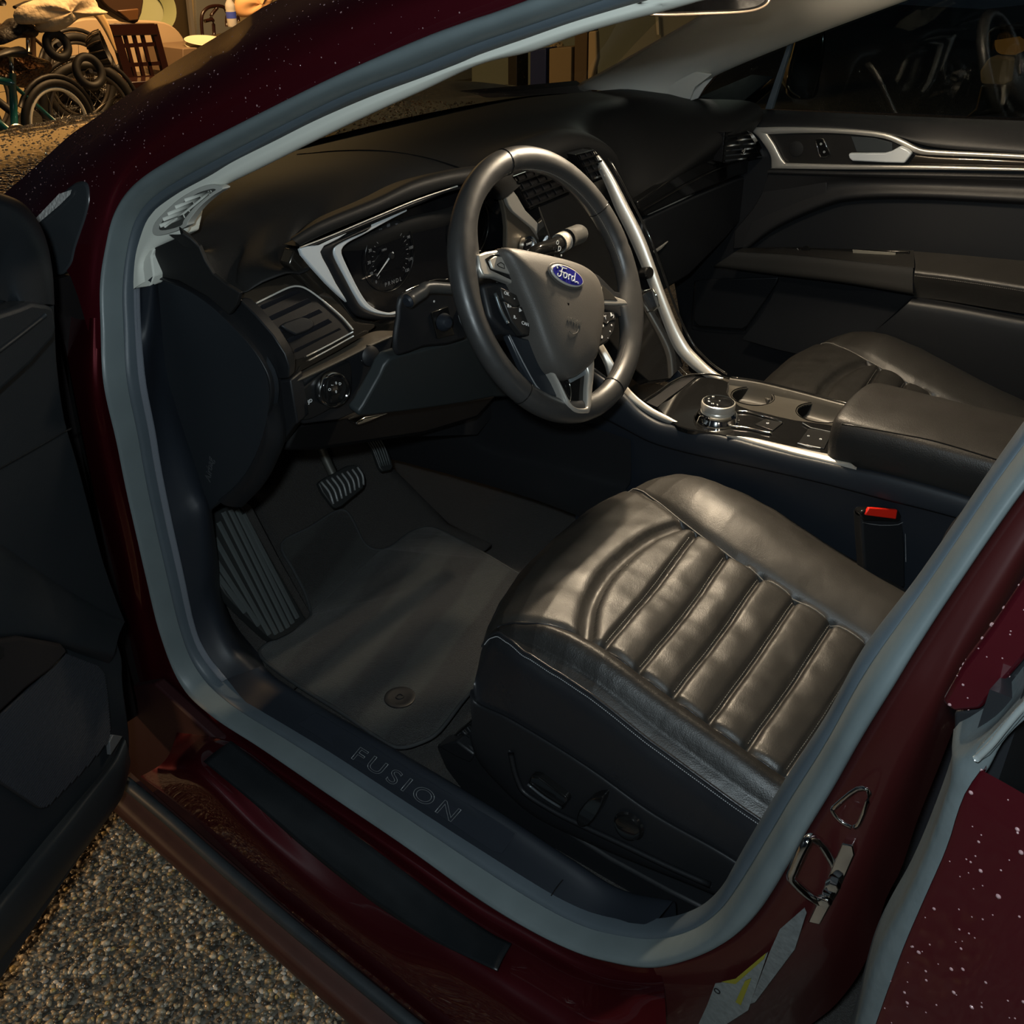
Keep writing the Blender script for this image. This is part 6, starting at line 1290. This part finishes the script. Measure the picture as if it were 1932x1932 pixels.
bt_ = thing('plastic_bottle', 'clear plastic water bottle with blue label by the roof edge', 'bottle', G(5.2, [(440,50)])[0])
c_ = G(5.2, [(439,50)])[0]
lathe('bottle', c_, (0, 0, 1), [(0, 0), (.030, 0), (.033, .01), (.033, .09), (.031, .10), (.033, .11), (.030, .135), (.013, .165), (.013, .18)], mat('bottle', (.55, .52, .48), .1, coat=.5), bt_, n=24)
lathe('label', c_, (0, 0, 1), [(.0335, .05), (.0335, .09)], mat('bottle_label', (.05, .08, .45), .5), bt_, n=24); lathe('cap', c_, (0, 0, 1), [(0, .19), (.014, .19), (.014, .178)], M['white'], bt_, n=16)
pl_ = thing('white_plates', 'stack of cream plates on the ledge right of the wooden chair', 'plates', G(5.2, [(385,78)])[0])
for dz in (0, .03): lathe('plate', G(5.2, [(388,80)])[0]+V((0, 0, -dz)), (0, -.15, 1), [(0, 0), (.08, .0), (.13, .015), (.135, .012), (.08, -.006), (0, -.006)], mat('plate', (.75, .68, .48), .4) if dz == 0 else bpy.data.materials['plate'], pl_, n=40)
cn = thing('side_counter', 'low counter under the cream plates', 'counter', G(5.3, [(390,110)])[0])
slab('counter_top', G(5.15, [(345,92),(440,84),(460,130),(345,140)]), (0, .4, 0), mat('counter', (.18, .12, .07), .5), cn, .004)
cq = G(5.2, [(350,120),(440,112)]); slab('counter_base', [cq[0], cq[1], V((cq[1].x, 5.2, -.298)), V((cq[0].x, 5.2, -.298))], (0, .3, 0), bpy.data.materials['counter'], cn, .004)
blob('lit_cushion', 'bright orange-white heap near the bottle at the roof edge', 'cushion', [(445,0),(470,-12),(500,-14),(512,-2),(490,20),(465,32),(448,28)], 5.3, .08, mat('bright_heap', (.75, .42, .18), .7))
# things seen through the windscreen
def WS(x, pts): return PX(x, pts)
post_m = mat('brown_post', (.09, .06, .035), .6)
for (a, b, c, d, m_, nm, lab, cat) in ((958,90,975,170,blk,'dark_post','narrow dark post seen through the windscreen','post'), (1000,95,1030,165,mat('blue_bin', (.01,.02,.09), .5),'blue_bin','dark blue bin seen through the windscreen','bin'), (1036,92,1078,168,mat('tan_box', (.22,.16,.09), .6),'carton','tan carton seen through the windscreen','box'), (1084,62,1108,168,post_m,'garage_post','brown garage door post seen through the windscreen','post')):
    q = WS(5.2, [(a,b),(c,b-4),(c,d),(a,d)]); o = thing(nm, lab, cat, (q[2]+q[3])/2)
    q[2].z = q[3].z = gz(q[2].x, q[2].y)+.002; o.location = (q[2]+q[3])/2
    slab('body', q, (.15, 0, 0), m_, o, .006)
slab('post_trim', WS(5.15, [(1110,60),(1124,58),(1126,110),(1116,150),(1108,165)]), (.05, 0, 0), mat('post_tan', (.40, .30, .18), .6), [o for o in COL.objects if o.name == 'garage_post'][0], .01)
o = blob('hanging_flowers', 'pale dried flower bunch on the carton, through the windscreen', 'flowers', [(1040,82),(1055,76),(1072,82),(1070,100),(1055,112),(1044,100)], 4.4, .08, mat('dried', (.42, .32, .20), .9, bump=[('noise', 30, 1, .05)]))
o = blob('pale_shrub', 'pale shrub at the foot of the passenger pillar, through the windscreen', 'shrub', [(1095,160),(1098,125),(1112,112),(1128,120),(1150,132),(1158,142),(1130,158)], 4.3, .10, mat('shrub', (.40, .32, .20), .9, bump=[('noise', 30, 1, .05)]))
q = WS(6.0, [(890,80),(1390,-60),(1390,60),(1160,190),(890,190)])
gp_ = thing('garage_door', 'grey-green roller door seen through the windscreen', 'door', q[3]); slab('panel', q, (.06, 0, 0), mat('roller_door', (.17, .19, .16), .6, var=.1, varscale=2), gp_, .004)
slab('door_rib', WS(5.95, [(1236,30),(1242,29),(1244,66),(1239,66)]), (.02, 0, 0), mat('rib_light', (.4, .4, .32), .5), gp_, .002)
light('side_view_lamp', 'POINT', (3.6, 1.8, 1.9), 9, (.95, .95, .80), .2)  # point lamp beside the things seen through the windscreen
# amber blocks standing in for an orange glow beyond the passenger window
ln = thing('amber_glow', 'dim amber blocks glowing beyond the passenger window', 'lantern', PX(3.2, [(1888,160)])[0])
am = mat('amber_glow_upper', (.25, .10, .02), .4, emit=(1, .42, .08), estr=.05); am2 = mat('amber_low', (.12, .07, .03), .35, emit=(1, .6, .25), estr=.02)
slab('amber_upper', sm(PX(3.2, [(1876,72),(1885,58),(1905,56),(1922,72),(1924,100),(1900,104),(1878,98)]), 2, True), (.1, 0, 0), am, ln, .01)
slab('amber_lower', PX(3.2, [(1866,108),(1904,112),(1898,160),(1850,158),(1848,134)]), (.1, 0, 0), am2, ln, .01)
slab('amber_rim', PX(3.2, [(1862,60),(1876,50),(1930,50),(1940,80),(1926,72),(1905,52),(1880,60),(1868,100)]), (.12, 0, 0), mat('amber_rim_brown', (.03, .02, .012), .5), ln, .01)
slab('bracket', PX(3.22, [(1850,160),(1898,162),(1890,215),(1820,222),(1840,205)]), (.1, 0, 0), mat('bracket', (.03, .025, .02), .4), ln, .01)
